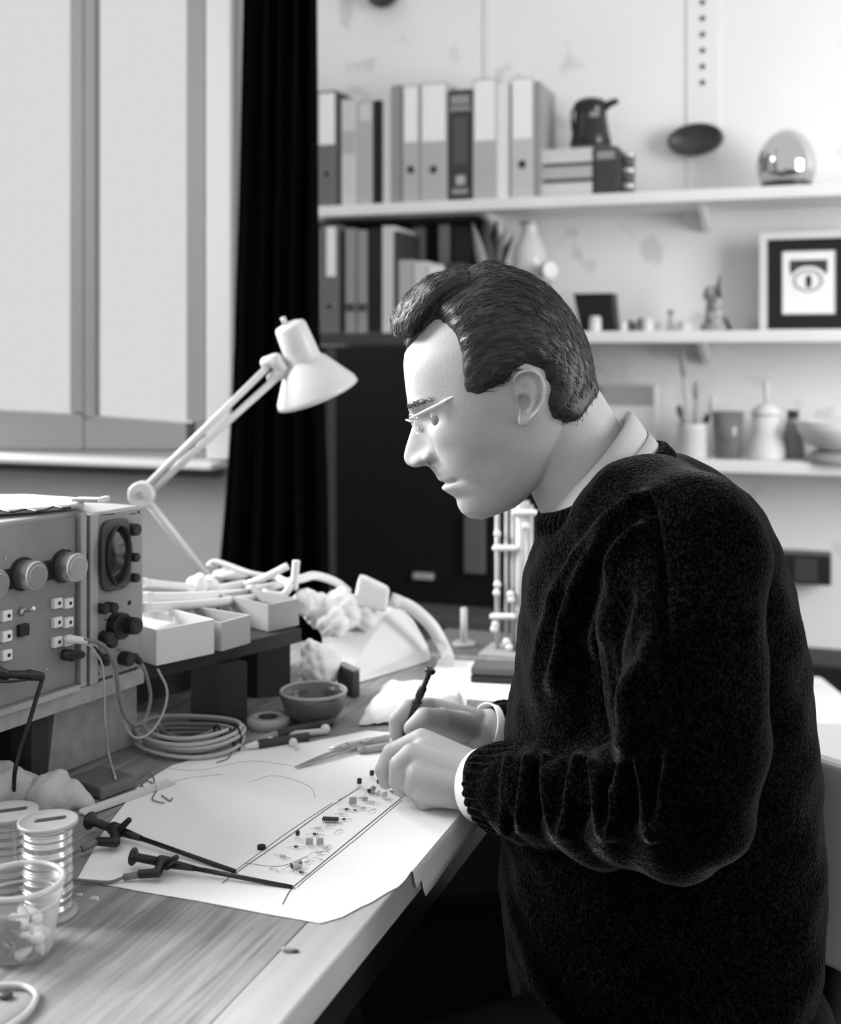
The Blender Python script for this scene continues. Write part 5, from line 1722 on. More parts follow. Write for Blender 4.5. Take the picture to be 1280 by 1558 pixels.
for k, (a, b) in enumerate([((410, 1322), (425, 1326)), ((465, 1306), (492, 1308)), ((508, 1268), (521, 1262)), ((560, 1236), (572, 1231)), ((520, 1214), (512, 1222))]):
    p, q = Bh(*a, zc + 0.0005), Bh(*b, zc + 0.0005)
    single('jumper_wire', MB().tube([p, (p + q) / 2 + Vector((0, 0, 0.0012)), q], 0.0004, 6), m_steel, ['short bare wire left of the front can capacitor', 'bare wire in front of the two square capacitors', 'bare wire right of the thin resistor near the chip', 'bare wire near the lower drawn line by the lone resistor', 'bare wire near the upper drawn line behind the chip'][k], 'wire', 'bare wires on the drawn strip')

for kind, px, py, ang, lb, s_ in [
        ('resistor', 549, 1216, 20, 'small pale resistor right of the upper drawn line, close to the knuckles', 0.7),
        ('resistor', 566, 1222, -25, 'pale resistor between the hand and the lower drawn line', 0.75),
        ('diode', 541, 1234, 5, 'short dark diode lying just right of the back diode', 0.6),
        ('film_capacitor', 556, 1220, 10, 'tiny grey capacitor in the cluster beside the near hand', 0.55),
        ('resistor', 519, 1240, -10, 'pale resistor just behind the chip', 0.6),
        ('resistor', 467, 1313, 30, 'pale resistor behind the front can capacitor', 0.6),
        ('transistor', 576, 1196, 0, 'small dark transistor closest to the bent fingers', 0.7)]:
    comp(kind, px, py, ang, lb, s_, m_bk_pale if kind == 'resistor' else None)

# the pen-like probe in the far hand
tp, bt = P(656, 1017, 1.285), P(590, 1174, 1.300)
d = (bt - tp).normalized()
L = (bt - tp).length
pr = empty('probe_pen', bt, 'black pen-like probe held upright in the far hand', 'probe')
k = 1.29 / FPX
part('cap', MB().lathe([(5 * k, 0), (8.5 * k, 2 * k), (8 * k, 6 * k), (5 * k, 9 * k)], tp, d, 16), m_plastic, pr)
part('shaft', MB().lathe([(4.5 * k, 9 * k), (4.5 * k, 30 * k), (6.5 * k, 33 * k), (6.5 * k, 48 * k), (5 * k, 52 * k), (8 * k, 55 * k), (7 * k, 60 * k), (4.5 * k, 64 * k), (4.5 * k, 100 * k), (3.5 * k, 130 * k)], tp, d, 16), m_plastic, pr)
part('needle', MB().lathe([(2 * k, 130 * k), (1.2 * k, L - 0.001)], tp, d, 10), m_steel, pr)
# ================================================================== THE PERSON
DH = 1.20                      # distance of the body's midplane
K = DH / FPX                   # metres per pixel there
m_skin = mat('skin', 0.40, 0.5, 0.35, noise=0.05, nscale=40, bump=0.07, bscale=300)
m_hair = mat('hair', 0.020, 0.45, 0.38)
m_knit = mat('dark_knit', 0.008, 0.95, 0.0, sheen=0.15)
m_knit.node_tree.nodes['Principled BSDF'].inputs['Sheen Roughness'].default_value = 0.28
m_shirt = mat('shirt_cotton', 0.46, 0.8, 0.15, bump=0.05, bscale=900)
m_cuffc = mat('shirt_cuff_cotton', 0.74, 0.8, 0.15)
m_trous = mat('dark_trousers', 0.010, 0.9, 0.1)

body_root = empty('person', P(1000, 1500, DH), 'man in a dark knitted sweater bent over the bench, working with both hands', 'person')
body_root.location = (P(1000, 1500, DH).x, P(1000, 1500, DH).y, 0)


def Q(px, py, wm=0.0):
    """point by pixel on the body's midplane, pushed wm metres towards the camera side"""
    return P(px, py, DH) - FV * wm


# ---- head, in head pixels: u forward, v up, w towards the near side
TILT = math.radians(22)
HX, HYY = 770.0, 590.0
ct, st = math.cos(TILT), math.sin(TILT)


def to_uv(px, py):
    dx, dy = -(px - HX), -(py - HYY)
    return dx * ct - dy * st, dx * st + dy * ct


def eq(px, py, w):
    """pixel of a point lying w head-pixels nearer -> equivalent midplane pixel"""
    s = (DH - w * K) / DH
    return 640 + (px - 640) * s, HY + (py - HY) * s


OH = np.array(P(HX, HYY, DH))
aR, aF, aZ = np.array(RV), np.array(FV), np.array(ZV)


def head_w(u, v, w):
    u, v, w = np.asarray(u, float), np.asarray(v, float), np.asarray(w, float)
    dx = u * ct + v * st
    dy = -u * st + v * ct
    return OH + K * (-dx[..., None] * aR + dy[..., None] * aZ - w[..., None] * aF)


def head_inv(co):
    d = (co - OH) / K
    dx = -(d @ aR)
    dy = d @ aZ
    return dx * ct - dy * st, dx * st + dy * ct, -(d @ aF)


prof_px = [(760, 420), (710, 430), (668, 452), (640, 482), (625, 520), (615.7, 538), (614, 555), (615.5, 574), (618, 596), (620.4, 612), (622.5, 624), (626.5, 634), (629, 641), (627.5, 648), (622, 665), (616.6, 683), (614.4, 693), (615.5, 701), (620, 707), (628, 711), (638, 710.5), (648, 708.5), (654, 711), (660.6, 719), (668, 729), (672.5, 734), (675.5, 737.5), (674.2, 741), (676, 745), (682, 750.5), (690, 755), (694.5, 759), (695.6, 766), (698, 773), (703, 780.5), (714.5, 788), (729, 789.5)]
pu, pv = zip(*[to_uv(x, y) for x, y in prof_px])
order = np.argsort(pv)
pv_s, pu_s = np.array(pv)[order], np.array(pu)[order]
Ff = lambda v: np.interp(v, pv_s, pu_s)
# base profile without the nose
keep = [(a, b) for a, b in zip(pv_s, pu_s) if a > 30 or a < -74]
kv = [k_[0] for k_ in keep] + [14, 0, -15, -35, -55, -66]
ku = [k_[1] for k_ in keep] + [145, 138, 137, 139, 144, 148]
o2 = np.argsort(kv)
kv, ku = np.array(kv)[o2], np.array(ku)[o2]
F0 = lambda v: np.interp(v, kv, ku)
def soft(xs, ys, sig=7.0):
    """smoothed table lookup"""
    g_ = np.linspace(-190, 190, 761)
    y_ = np.interp(g_, xs, ys)
    k_ = np.exp(-(np.arange(-60, 61) * 0.5 / sig) ** 2 / 2)
    k_ /= k_.sum()
    y2 = np.convolve(np.pad(y_, 60, mode='edge'), k_, mode='valid')
    e_ = np.clip((np.abs(g_) - 150) / 18, 0, 1)
    y2 = y2 * (1 - e_) + y_ * e_
    return lambda v: np.interp(v, g_, y2)


F0s = soft([-172, -166, -158, -148, -126, -104, -80, -55, -30, 0, 30, 74, 106, 125, 150, 172], [88, 108, 121, 128, 136, 141, 144, 143, 140, 141, 146, 138, 123, 106, 76, -4])
Bk = soft([-172, -165, -150, -140, -120, -102, -82, -44, 0, 25, 60, 96, 125, 145, 161, 172], [50, 32, 5, -20, -55, -88, -110, -122, -128, -128, -122, -108, -90, -72, -50, -36])
Wd = soft([-172, -168, -160, -150, -135, -115, -95, -65, -35, -10, 15, 50, 85, 110, 135, 150, 162, 170, 172], [18, 34, 50, 62, 73, 82, 90, 98, 104, 108, 110, 112, 107, 98, 80, 64, 44, 18, 4])
Uc = soft([-172, -150, -120, -60, 0, 80, 140, 172], [72, 32, 14, 4, -8, -14, -22, -30])
En = soft([-172, -150, -120, -80, -30, 40, 100, 172], [1.9, 1.75, 1.85, 2.05, 2.25, 2.25, 2.1, 2.0])

G = lambda x, s: np.exp(-(x / s) ** 2)


def head_grid(nv=190, nt=240):
    tv = np.linspace(0, 1, nv)
    vs = -171.5 + 343 * (tv - 0.07 * np.sin(2 * np.pi * tv) / 1.0 * 0.6)
    th = np.linspace(0, 2 * np.pi, nt, endpoint=False)
    V, T = np.meshgrid(vs, th, indexing='ij')
    c, s = np.cos(T), np.sin(T)
    n = En(V)
    front = c >= 0
    cp = np.abs(c) ** (2 / n)
    Wm0 = np.abs(Wd(V) * np.abs(s) ** (2 / n))
    FE = F0s(V) + (F0(V) - F0s(V)) * np.exp(-(Wm0 / 40) ** 2)
    U = np.where(front, Uc(V) + (FE - Uc(V)) * cp, Uc(V) - (Uc(V) - Bk(V)) * np.abs(c) ** (2 / 2.1))
    Wm = Wd(V) * np.sign(s) * np.abs(s) ** (2 / np.where(front, n, 2.1))
    fr = np.clip(c * 1.6, 0, 1)
    aw = np.abs(Wm)
    # nose
    H = np.clip(Ff(V) - F0(V), 0, None) * (V < 32) * (V > -76)
    sg = np.interp(V, [-76, -66, -58, -48, -38, -20, 0, 20, 32], [17, 20, 21, 20, 17, 14.5, 12, 11, 12])
    U = U + fr * H * np.exp(-(aw / sg) ** 2.3)
    # alae
    U = U + fr * 13 * G(V + 54, 12) * np.exp(-((aw - 20) / 9) ** 2)
    # crease round the wing of the nose
    U = U - fr * 4 * G(V + 46, 14) * np.exp(-((aw - 35) / 5) ** 2)
    # brow ridge, sockets, cheek bone
    U = U + fr * 7 * G(V - 26, 8.5) * G(aw - 38, 26)
    U = U - fr * 19 * G(V - 3, 15) * G(aw - 44, 22)
    U = U + fr * 4 * G(V + 30, 16) * G(aw - 62, 22)
    # lower lid bag
    U = U + fr * 2.5 * G(V + 14, 6) * G(aw - 46, 18)
    # folds beside the mouth
    ln = -56 - (aw - 34) * 2.6
    U = U - fr * 4.0 * np.exp(-((aw - (35 + (-56 - V) * 0.34)) / 6.5) ** 2) * np.clip((-46 - V) / 14, 0, 1) * np.clip((V + 122) / 24, 0, 1)
    # mouth line
    U = U - fr * 9 * G(V + 98.5, 2.4) * (aw < 44) * np.clip((44 - aw) / 10, 0, 1)
    U = U + fr * 2.5 * G(V + 106, 5) * G(aw, 24) + fr * 1.2 * G(V + 90, 5) * G(aw, 26)
    U = U - fr * 3.5 * G(V + 99, 6) * G(aw - 42, 6)
    # temples hollow
    Wm = Wm - np.sign(Wm) * 4 * G(V - 40, 28) * G(U - 92, 26)
    # hollow cheek
    Wm = Wm - np.sign(Wm) * 4.5 * G(V + 85, 26) * G(U - 72, 30)
    # jaw edge
    return vs, U, V, Wm


vs_, U_, V_, W_ = head_grid()
X = head_w(U_, V_, W_)
hb = MB()
rows = [[Vector(p) for p in r] for r in X]
hb.grid(rows, True, True)
top_c, bot_c = X[-1].mean(axis=0), X[0].mean(axis=0)
nt_ = U_.shape[1]
hb.add([Vector(p) for p in X[-1]] + [Vector(top_c)], [(i, (i + 1) % nt_, nt_) for i in range(nt_)], True)
hb.add([Vector(p) for p in X[0]] + [Vector(bot_c)], [((i + 1) % nt_, i, nt_) for i in range(nt_)], True)


def hp(u, v, w):
    return Vector(head_w(u, v, w))


def hq(px, py, w):
    """head point by photo pixel at lateral offset w (head pixels)"""
    u, v = to_uv(*eq(px, py, w))
    return hp(u, v, w)


# eyelids
for sg_ in (1, -1):
    hb.ball(hp(104, 4, 45 * sg_), 19 * K, 20)
# tip and wings of the nose
for sg_ in (1, -1):
    hb.rcone(hp(152, -56, 16 * sg_), 11.5 * K, hp(146, -52, 21 * sg_), 11 * K, 16)

# neck, continuous into the torso
nk = []
for px, py, w_, r_ in [(842, 640, 0, 84), (872, 690, 0, 84), (905, 745, 0, 90), (950, 800, 0, 104)]:
    nk.append((Q(px, py), r_ * K))
for (a, ra), (b, rb) in zip(nk[:-1], nk[1:]):
    hb.rcone(a, ra, b, rb, 84)
# muscle from behind the ear to the collar
for sg_ in (1, -1):
    hb.rcone(hp(-46, -70, 58 * sg_), 24 * K, Q(858, 757, 0.020 * sg_), 18 * K, 24)

# ear
def ear(sg_):
    cx, cy = 803, 603
    outl = [(1, -43), (13, -39.5), (22, -29), (26, -12), (24.5, 4), (19, 18), (11, 31), (2, 41), (-6, 45.5), (-12.5, 44), (-14.5, 36), (-12.5, 26), (-13, 15), (-17, 6), (-20.5, -4), (-23.5, -16), (-23, -29), (-14, -39)]
    m = len(outl)
    pts = spline([Vector((x, y, 0)) for x, y in outl] + [Vector((outl[0][0], outl[0][1], 0))], 5)[:-1]
    n = len(pts)
    rings = []
    for rho in (1.06, 1.06, 1.0, 0.95, 0.89, 0.82, 0.74, 0.66, 0.56, 0.46, 0.36, 0.24, 0.12, 0.02):
        row = []
        for i, p in enumerate(pts):
            x, y = p.x * rho, p.y * rho
            ph = math.atan2(-p.y, p.x)            # 0 = back, pi/2 = top
            rimw = 1.0 if y < 22 else max(0, 1 - (y - 22) / 12)
            frontw = 1.0 if (x > -12 or y < -18) else 0.25
            h = 12 + 8 * (x + 20) / 45
            h += 7 * math.exp(-((rho - 0.91) / 0.075) ** 2) * rimw * frontw
            h -= 5.5 * math.exp(-((rho - 0.73) / 0.09) ** 2) * rimw * frontw
            # antihelix fold
            ax_, ay_ = (x - 8) / 6, (y - 2) / 22
            h += 3.0 * math.exp(-(ax_ ** 2 + ay_ ** 2))
            # concha
            h -= 20 * math.exp(-(((x + 6) / 9) ** 2 + ((y - 10) / 11.5) ** 2) ** 1.5)
            h -= 5 * math.exp(-(((x + 6) / 9) ** 2 + ((y + 14) / 8) ** 2))
            # tragus
            h += 6 * math.exp(-(((x + 17) / 5) ** 2 + ((y - 11) / 7) ** 2))
            if rho == 1.06 and not row and False:
                pass
            row.append((x, y, h))
        rings.append(row)
    rows = []
    for k_, row in enumerate(rings):
        out_ = []
        for x, y, h in row:
            if k_ == 0:
                u, v = to_uv(*eq(cx + x * 0.75, cy + y * 0.82, 108))
                out_.append(hp(u, v, sg_ * 88))
            else:
                hh = h - (4.5 if k_ == 1 else 0) - (1.2 if k_ == 2 else 0)
                xx_, yy_ = (x, y) if k_ > 1 else (x / 1.06 * 0.99, y / 1.06 * 0.99)
                u, v = to_uv(*eq(cx + xx_, cy + yy_, 112))
                out_.append(hp(u, v, sg_ * (104 + hh)))
        rows.append(out_)
    hb.grid(rows, True, True)
    n = len(rows[0])
    c0 = sum(rows[0], Vector()) / n
    c1 = sum(rows[-1], Vector()) / n
    hb.add(rows[0] + [c0], [((i + 1) % n, i, n) for i in range(n)], True)
    hb.add(rows[-1] + [c1], [(i, (i + 1) % n, n) for i in range(n)], True)


ear(1)
ear(-1)

# ---- torso and arms inside the clothes
def chain(mb, pts, n=20):
    for (a, ra), (b, rb) in zip(pts[:-1], pts[1:]):
        mb.rcone(a, ra, b, rb, n)


chain(hb, [(Q(955, 815), 0.085), (Q(1005, 960), 0.115), (Q(1030, 1150), 0.115), (Q(1035, 1330), 0.115), (Q(1040, 1500), 0.125), (Q(1050, 1600), 0.13)], 28)
SHn, SHf = Q(985, 812, 0.145), Q(985, 812, -0.145)
chain(hb, [(Q(960, 800), 0.07), (SHn, 0.045)], 20)
chain(hb, [(Q(960, 800), 0.07), (SHf, 0.045)], 20)
ELn = P(1025, 1232, 1.00)
WRn = P(742, 1196, 1.178)
ELf = P(985, 1190, 1.43)
WRf = P(742, 1114, 1.335)
chain(hb, [(SHn, 0.044), (ELn, 0.038), (WRn, 0.0245)])
chain(hb, [(SHf, 0.044), (ELf, 0.038), (WRf, 0.0245)])


# ---- hands
def hand(mb, wrist, mcps, fingers, thumb, rw=0.019):
    """wrist point, four (mcp, r), fingers = list of chains starting after the mcp, thumb chain"""
    for i, (p, r_) in enumerate(mcps):
        a = wrist[i]
        mb.rcone(a, rw * 0.78, p, r_, 16)
    for i in range(3):
        a = (wrist[i] + wrist[i + 1]) / 2
        p = (mcps[i][0] + mcps[i + 1][0]) / 2
        mb.rcone(a, rw * 0.75, a.lerp(p, 0.9), mcps[i][1] * 0.92, 16)
    for i, f in enumerate(fingers):
        pts = [mcps[i]] + f
        chain(mb, pts, 16)
        for p, r_ in f[:-1]:
            mb.ball(p, r_ * 1.05, 14)
    chain(mb, thumb, 16)
    for p, r_ in thumb[1:-1]:
        mb.ball(p, r_ * 1.05, 14)


nh = MB()
wn = [P(722, 1166, 1.195), P(726, 1180, 1.182), P(728, 1198, 1.176), P(724, 1212, 1.182)]
mc = [(P(642, 1125, 1.222), 0.0112), (P(626, 1148, 1.200), 0.0112), (P(634, 1178, 1.188), 0.0116), (P(642, 1204, 1.192), 0.0112)]
fg = [[(P(596, 1146, 1.225), 0.0098), (P(583, 1172, 1.222), 0.0086), (P(588, 1190, 1.222), 0.0074)],
      [(P(607, 1164, 1.196), 0.0098), (P(604, 1188, 1.205), 0.0086), (P(610, 1202, 1.215), 0.0074)],
      [(P(628, 1196, 1.196), 0.0100), (P(640, 1212, 1.215), 0.0088), (P(660, 1208, 1.222), 0.0078)],
      [(P(646, 1218, 1.199), 0.0088), (P(668, 1217, 1.206), 0.0082), (P(680, 1208, 1.212), 0.0074)]]
tb_ = [(P(712, 1172, 1.205), 0.015), (P(672, 1162, 1.238), 0.0125), (P(632, 1168, 1.248), 0.0108), (P(606, 1186, 1.244), 0.0088)]
hand(nh, wn, mc, fg, tb_)
nh.rcone(WRn, 0.0255, (wn[1] + wn[2]) / 2, 0.021, 20)
# heel of the hand
nh.rcone(P(712, 1206, 1.19), 0.0165, P(660, 1208, 1.196), 0.0125, 18)
nh.rcone(P(715, 1185, 1.19), 0.018, P(665, 1172, 1.205), 0.0125, 18)

fh = MB()
wf = [P(724, 1098, 1.330), P(722, 1106, 1.342), P(722, 1114, 1.352), P(722, 1120, 1.36)]
mcf = [(P(654, 1076, 1.325), 0.0108), (P(650, 1078, 1.345), 0.0112), (P(652, 1090, 1.364), 0.0108), (P(658, 1102, 1.378), 0.0100)]
fgf = [[(P(621, 1078, 1.300), 0.0094), (P(603, 1096, 1.292), 0.0084), (P(603, 1118, 1.290), 0.0072)],
       [(P(620, 1090, 1.325), 0.0096), (P(607, 1108, 1.314), 0.0086), (P(606, 1128, 1.304), 0.0074)],
       [(P(624, 1106, 1.345), 0.0094), (P(614, 1124, 1.335), 0.0086), (P(620, 1142, 1.326), 0.0074)],
       [(P(634, 1120, 1.36), 0.0084), (P(624, 1138, 1.352), 0.0076), (P(630, 1152, 1.345), 0.0068)]]
tbf = [(P(710, 1106, 1.318), 0.0150), (P(672, 1096, 1.290), 0.0128), (P(645, 1092, 1.276), 0.0106), (P(626, 1108, 1.274), 0.0086)]
hand(fh, wf, mcf, fgf, tbf)
fh.rcone(WRf, 0.0255, (wf[1] + wf[2]) / 2, 0.021, 20)
fh.rcone(P(700, 1108, 1.33), 0.018, P(668, 1104, 1.34), 0.013, 18)


def premesh(mb, vox, sm):
    me = remesh(mb, vox, sm)
    out_ = MB()
    out_.v = [Vector(v.co) for v in me.vertices]
    out_.f = [list(p.vertices) for p in me.polygons]
    out_.sm = [True] * len(out_.f)
    bpy.data.meshes.remove(me)
    return out_


for hm in (nh, fh):
    q_ = premesh(hm, 0.0014, 5)
    hb.add(q_.v, q_.f, True)

bme = remesh(hb, 0.00135, 2, 0.4)
co = mesh_co(bme)
u, v, w_ = head_inv(co)
no = mesh_no(bme)
# nostrils
for sg_ in (1, -1):
    dd = ((u - 157) / 9) ** 2 + ((v + 67) / 7) ** 2 + ((w_ - 14 * sg_) / 7) ** 2
    co = co + np.exp(-dd)[:, None] * (K * 11) * (ct * aZ + st * -aR)
    d2_ = ((u - 155) / 10) ** 2 + ((v + 61) / 4.2) ** 2 + ((w_ - 25 * sg_) / 11) ** 2
    co = co - np.exp(-d2_)[:, None] * (K * 16 * sg_) * (-aF)
set_co(bme, co)
smooth_all(bme)
body = obj_from('body', bme, m_skin, body_root)

# eyes and brows
for sg_ in (1, -1):
    part('eye', MB().ball(hp(106.5, -2.5, 46 * sg_), 18 * K, 18), mat('eye_shaded', 0.16, 0.2, 0.5), body_root)  # eyeball darkened, shade of the socket is put into its colour
    br = MB()
    for q_ in range(130):
        t = rng.random()
        aw = 18 + 64 * t
        vv = 26 + 7 * math.sin(math.pi * (0.25 + 0.6 * t)) + rng.normal() * 2.2 - 3
        nn = En(vv)
        s_ = min(1, aw / Wd(vv)) ** (nn / 2)
        c_ = math.sqrt(max(0, 1 - s_ * s_))
        uu = Uc(vv) + (F0(vv) - Uc(vv)) * c_ ** (2 / nn) + 4.5 * math.exp(-((vv - 27) / 8.5) ** 2)
        p0 = hp(uu - 1, vv, aw * sg_)
        p1 = hp(uu + 0.5, vv + 2.5, (aw + 5) * sg_)
        p2 = hp(uu - 3, vv + 3 - 2 * t, (aw + 11) * sg_)
        br.tube([p0, p1, p2], [0.00024, 0.00022, 0.0001], 4)
    part('eyebrow', br, m_hair, body_root)

# ---- hair
hair_poly = [(664, 484), (682, 493), (696, 517), (703, 540), (706, 581), (708, 598), (727, 600), (748, 592), (765, 583), (776, 575), (783, 560), (800, 553), (822, 560), (836, 590), (832, 618), (838, 636), (872, 647), (898, 655), (930, 650), (960, 560), (930, 400), (780, 340), (640, 380), (560, 470), (590, 560), (612, 540), (640, 508)]
hp_eq = []
for x, y in hair_poly:
    hp_eq.append(to_uv(*eq(x, y, 88)) if 655 < x < 905 and y > 480 else to_uv(x, y))
hpx = np.array(hp_eq)


def in_poly(u, v):
    inside = np.zeros(u.shape, bool)
    n = len(hpx)
    for i in range(n):
        x0, y0 = hpx[i]
        x1, y1 = hpx[(i + 1) % n]
        cond = ((y0 > v) != (y1 > v)) & (u < (x1 - x0) * (v - y0) / (y1 - y0 + 1e-12) + x0)
        inside ^= cond
    return inside


def poly_dist(u, v):
    d = np.full(u.shape, 1e9)
    n = len(hpx)
    for i in range(n):
        a, b = hpx[i], hpx[(i + 1) % n]
        ab = b - a
        t = np.clip(((u - a[0]) * ab[0] + (v - a[1]) * ab[1]) / (ab @ ab), 0, 1)
        d = np.minimum(d, np.hypot(u - a[0] - t * ab[0], v - a[1] - t * ab[1]))
    return d


# front hairline recedes towards the temples
def hair_t(U, V, W):
    ins = in_poly(U, V)
    d = poly_dist(U, V)
    base = 9 + 11 * np.clip((V - 60) / 110, 0, 1) + 5 * np.clip((-U - 40) / 80, 0, 1) * np.clip((V + 40) / 120, 0, 1)
    base = base * np.clip(d / 16, 0, 1) ** 0.6
    front = np.clip((U - 108 + np.abs(W) * 0.15) / 10, 0, 1)
    return np.where(ins, np.maximum(base, 2.0), -6.0)


vs2, U2, V2, W2 = head_grid(150, 200)
X2 = head_w(U2, V2, W2)
# normals of the smooth skull
du = np.gradient(X2, axis=0)
dvv = (np.roll(X2, -1, axis=1) - np.roll(X2, 1, axis=1))
Nn = np.cross(dvv, du)
Nn /= np.linalg.norm(Nn, axis=2, keepdims=True) + 1e-12
cen = head_w(np.full(V2.shape, -10.0), V2 * 0.5 + 10, np.zeros(V2.shape))
sgn = np.sign(np.sum(Nn * (X2 - cen), axis=2, keepdims=True))
Nn = Nn * sgn
T2 = hair_t(U2, V2, W2)
Xo = X2 + Nn * (T2 * K)[..., None]
hc = MB()
hc.grid([[Vector(p) for p in r] for r in Xo], True, True)
hc.add([Vector(p) for p in Xo[-1]] + [Vector(Xo[-1].mean(axis=0))], [(i, (i + 1) % 200, 200) for i in range(200)], True)
hc.add([Vector(p) for p in Xo[0]] + [Vector(Xo[0].mean(axis=0))], [((i + 1) % 200, i, 200) for i in range(200)], True)
# swept-up roll above the forehead
for w0 in np.linspace(-62, 62, 11):
    k_ = abs(w0) / 62
    p_ = [(607 + 16 * k_ ** 2, 506, 10), (612 + 16 * k_ ** 2, 490, 17), (628 + 14 * k_ ** 2, 472, 23), (655 + 8 * k_ ** 2, 450, 26), (695, 432, 24)]
    pts = []
    for x, y, r_ in p_:
        uu, vv = to_uv(x, y)
        pts.append((hp(uu, vv, w0 * (1 - 0.1 * k_)), r_ * K * (1 - 0.35 * k_ ** 2)))
    chain(hc, pts, 14)
hme = remesh(hc, 0.0021, 5)
co = mesh_co(hme)
no = mesh_no(hme)
u, v, w_ = head_inv(co)
ins = in_poly(u, v)
ang = np.arctan2(v - 20, u + 10)
rad = np.hypot(u + 10, v - 20)
wave = np.zeros(len(co))
for a_, b_, c_, ph in [(0.16, 6, 0.07, 0), (0.33, 9, 0.13, 2), (0.55, 14, 0.21, 4.1), (0.95, 17, 0.33, 1.3)]:
    wave += np.sin(rad * a_ + b_ * 0.25 * ang + 0.9 * np.sin(ang * 5 + w_ * 0.05 + ph) + w_ * c_ + ph) / (0.7 + a_ * 2)
co = co + no * (np.where(ins, wave * 0.75, 0) * K)[:, None]
set_co(hme, co)
# keep only the hairy faces (others lie under the skin)
bm = bmesh.new()
bm.from_mesh(hme)
bm.verts.ensure_lookup_table()
kill = [bm.verts[i] for i in np.nonzero(~ins & (poly_dist(u, v) > 7))[0]]
bmesh.ops.delete(bm, geom=kill, context='VERTS')
bm.to_mesh(hme)
bm.free()
smooth_all(hme)
hco, hno = mesh_co(hme), mesh_no(hme)
hair = obj_from('hair', hme, m_hair, body_root)

# strands following the comb of the hair
hu, hv, hw = head_inv(hco)
okv = np.nonzero(in_poly(hu, hv))[0]
pick = rng.choice(okv, size=min(5200, len(okv)), replace=False)
dU = head_w(1.0, 0.0, 0.0) - head_w(0.0, 0.0, 0.0)
dV = head_w(0.0, 1.0, 0.0) - head_w(0.0, 0.0, 0.0)
dU, dV = dU / K, dV / K
dW = -aF


def flow(u, v, w):
    r = math.hypot(u + 10, v - 20) + 1e-6
    tx, ty = -(v - 20) / r, (u + 10) / r       # front -> up, top -> back
    b = min(1.0, (r / 150) ** 2)
    fx, fy = tx * b + (1 - b) * -1.0, ty * b + (1 - b) * (-0.25 if u < 60 else 0.25)
    if u < -70:
        fy -= 0.5
    return dU * fx + dV * fy


sb = MB()
SV, SF = [], []
for idx in pick:
    p = hco[idx].copy()
    n_ = hno[idx]
    L_ = rng.uniform(16, 38) * K
    ph = rng.uniform(0, 6.3)
    segs = 6
    line = []
    q_ = p - n_ * 0.0006
    amp = rng.uniform(0.4, 1.3)
    lift = rng.uniform(0.6, 2.6) * K
    jit = rng.normal(size=3) * 0.16
    for s_ in range(segs + 1):
        t = s_ / segs
        line.append(q_ + n_ * lift * math.sin(math.pi * min(1, t * 1.1)) )
        uu, vv, ww = head_inv(q_[None])
        f_ = flow(uu[0], vv[0], ww[0])
        f_ = f_ + jit + amp * 0.25 * math.sin(ph + t * 5) * np.cross(f_, n_)
        f_ = f_ - n_ * (f_ @ n_)
        f_ = f_ / (np.linalg.norm(f_) + 1e-9)
        q_ = q_ + f_ * (L_ / segs)
        # follow the curve of the head
        cvec = q_ - (OH + dV * K * 15)
        n_ = 0.7 * n_ + 0.3 * cvec / np.linalg.norm(cvec)
        n_ = n_ / np.linalg.norm(n_)
        q_ = q_ - n_ * 0.00022 * s_ * 0.5
    base_i = len(SV)
    rr0 = rng.uniform(0.00022, 0.00042)
    for s_, c_ in enumerate(line):
        t_ = line[min(s_ + 1, segs)] - line[max(s_ - 1, 0)]
        t_ = t_ / (np.linalg.norm(t_) + 1e-9)
        a_ = np.cross(t_, n_)
        a_ = a_ / (np.linalg.norm(a_) + 1e-9)
        b_ = np.cross(a_, t_)
        r_ = rr0 * (1 - 0.8 * (s_ / segs) ** 1.5)
        for q3 in range(3):
            an = 2.094 * q3
            SV.append(tuple(c_ + a_ * r_ * math.cos(an) + b_ * r_ * math.sin(an)))
    for s_ in range(segs):
        for q3 in range(3):
            n3 = (q3 + 1) % 3
            SF.append((base_i + s_ * 3 + q3, base_i + s_ * 3 + n3, base_i + s_ * 3 + 3 + n3, base_i + s_ * 3 + 3 + q3))
sme = bpy.data.meshes.new('hair_strands')
off = np.array(body_root.location)
sme.from_pydata([tuple(np.array(p) - off) for p in SV], [], SF)
sme.polygons.foreach_set('use_smooth', [True] * len(SF))
sme.materials.append(m_hair)
so_ = bpy.data.objects.new('hair_strands', sme)
COL.objects.link(so_)
so_.parent = hair
so_['kind'] = 'stuff'

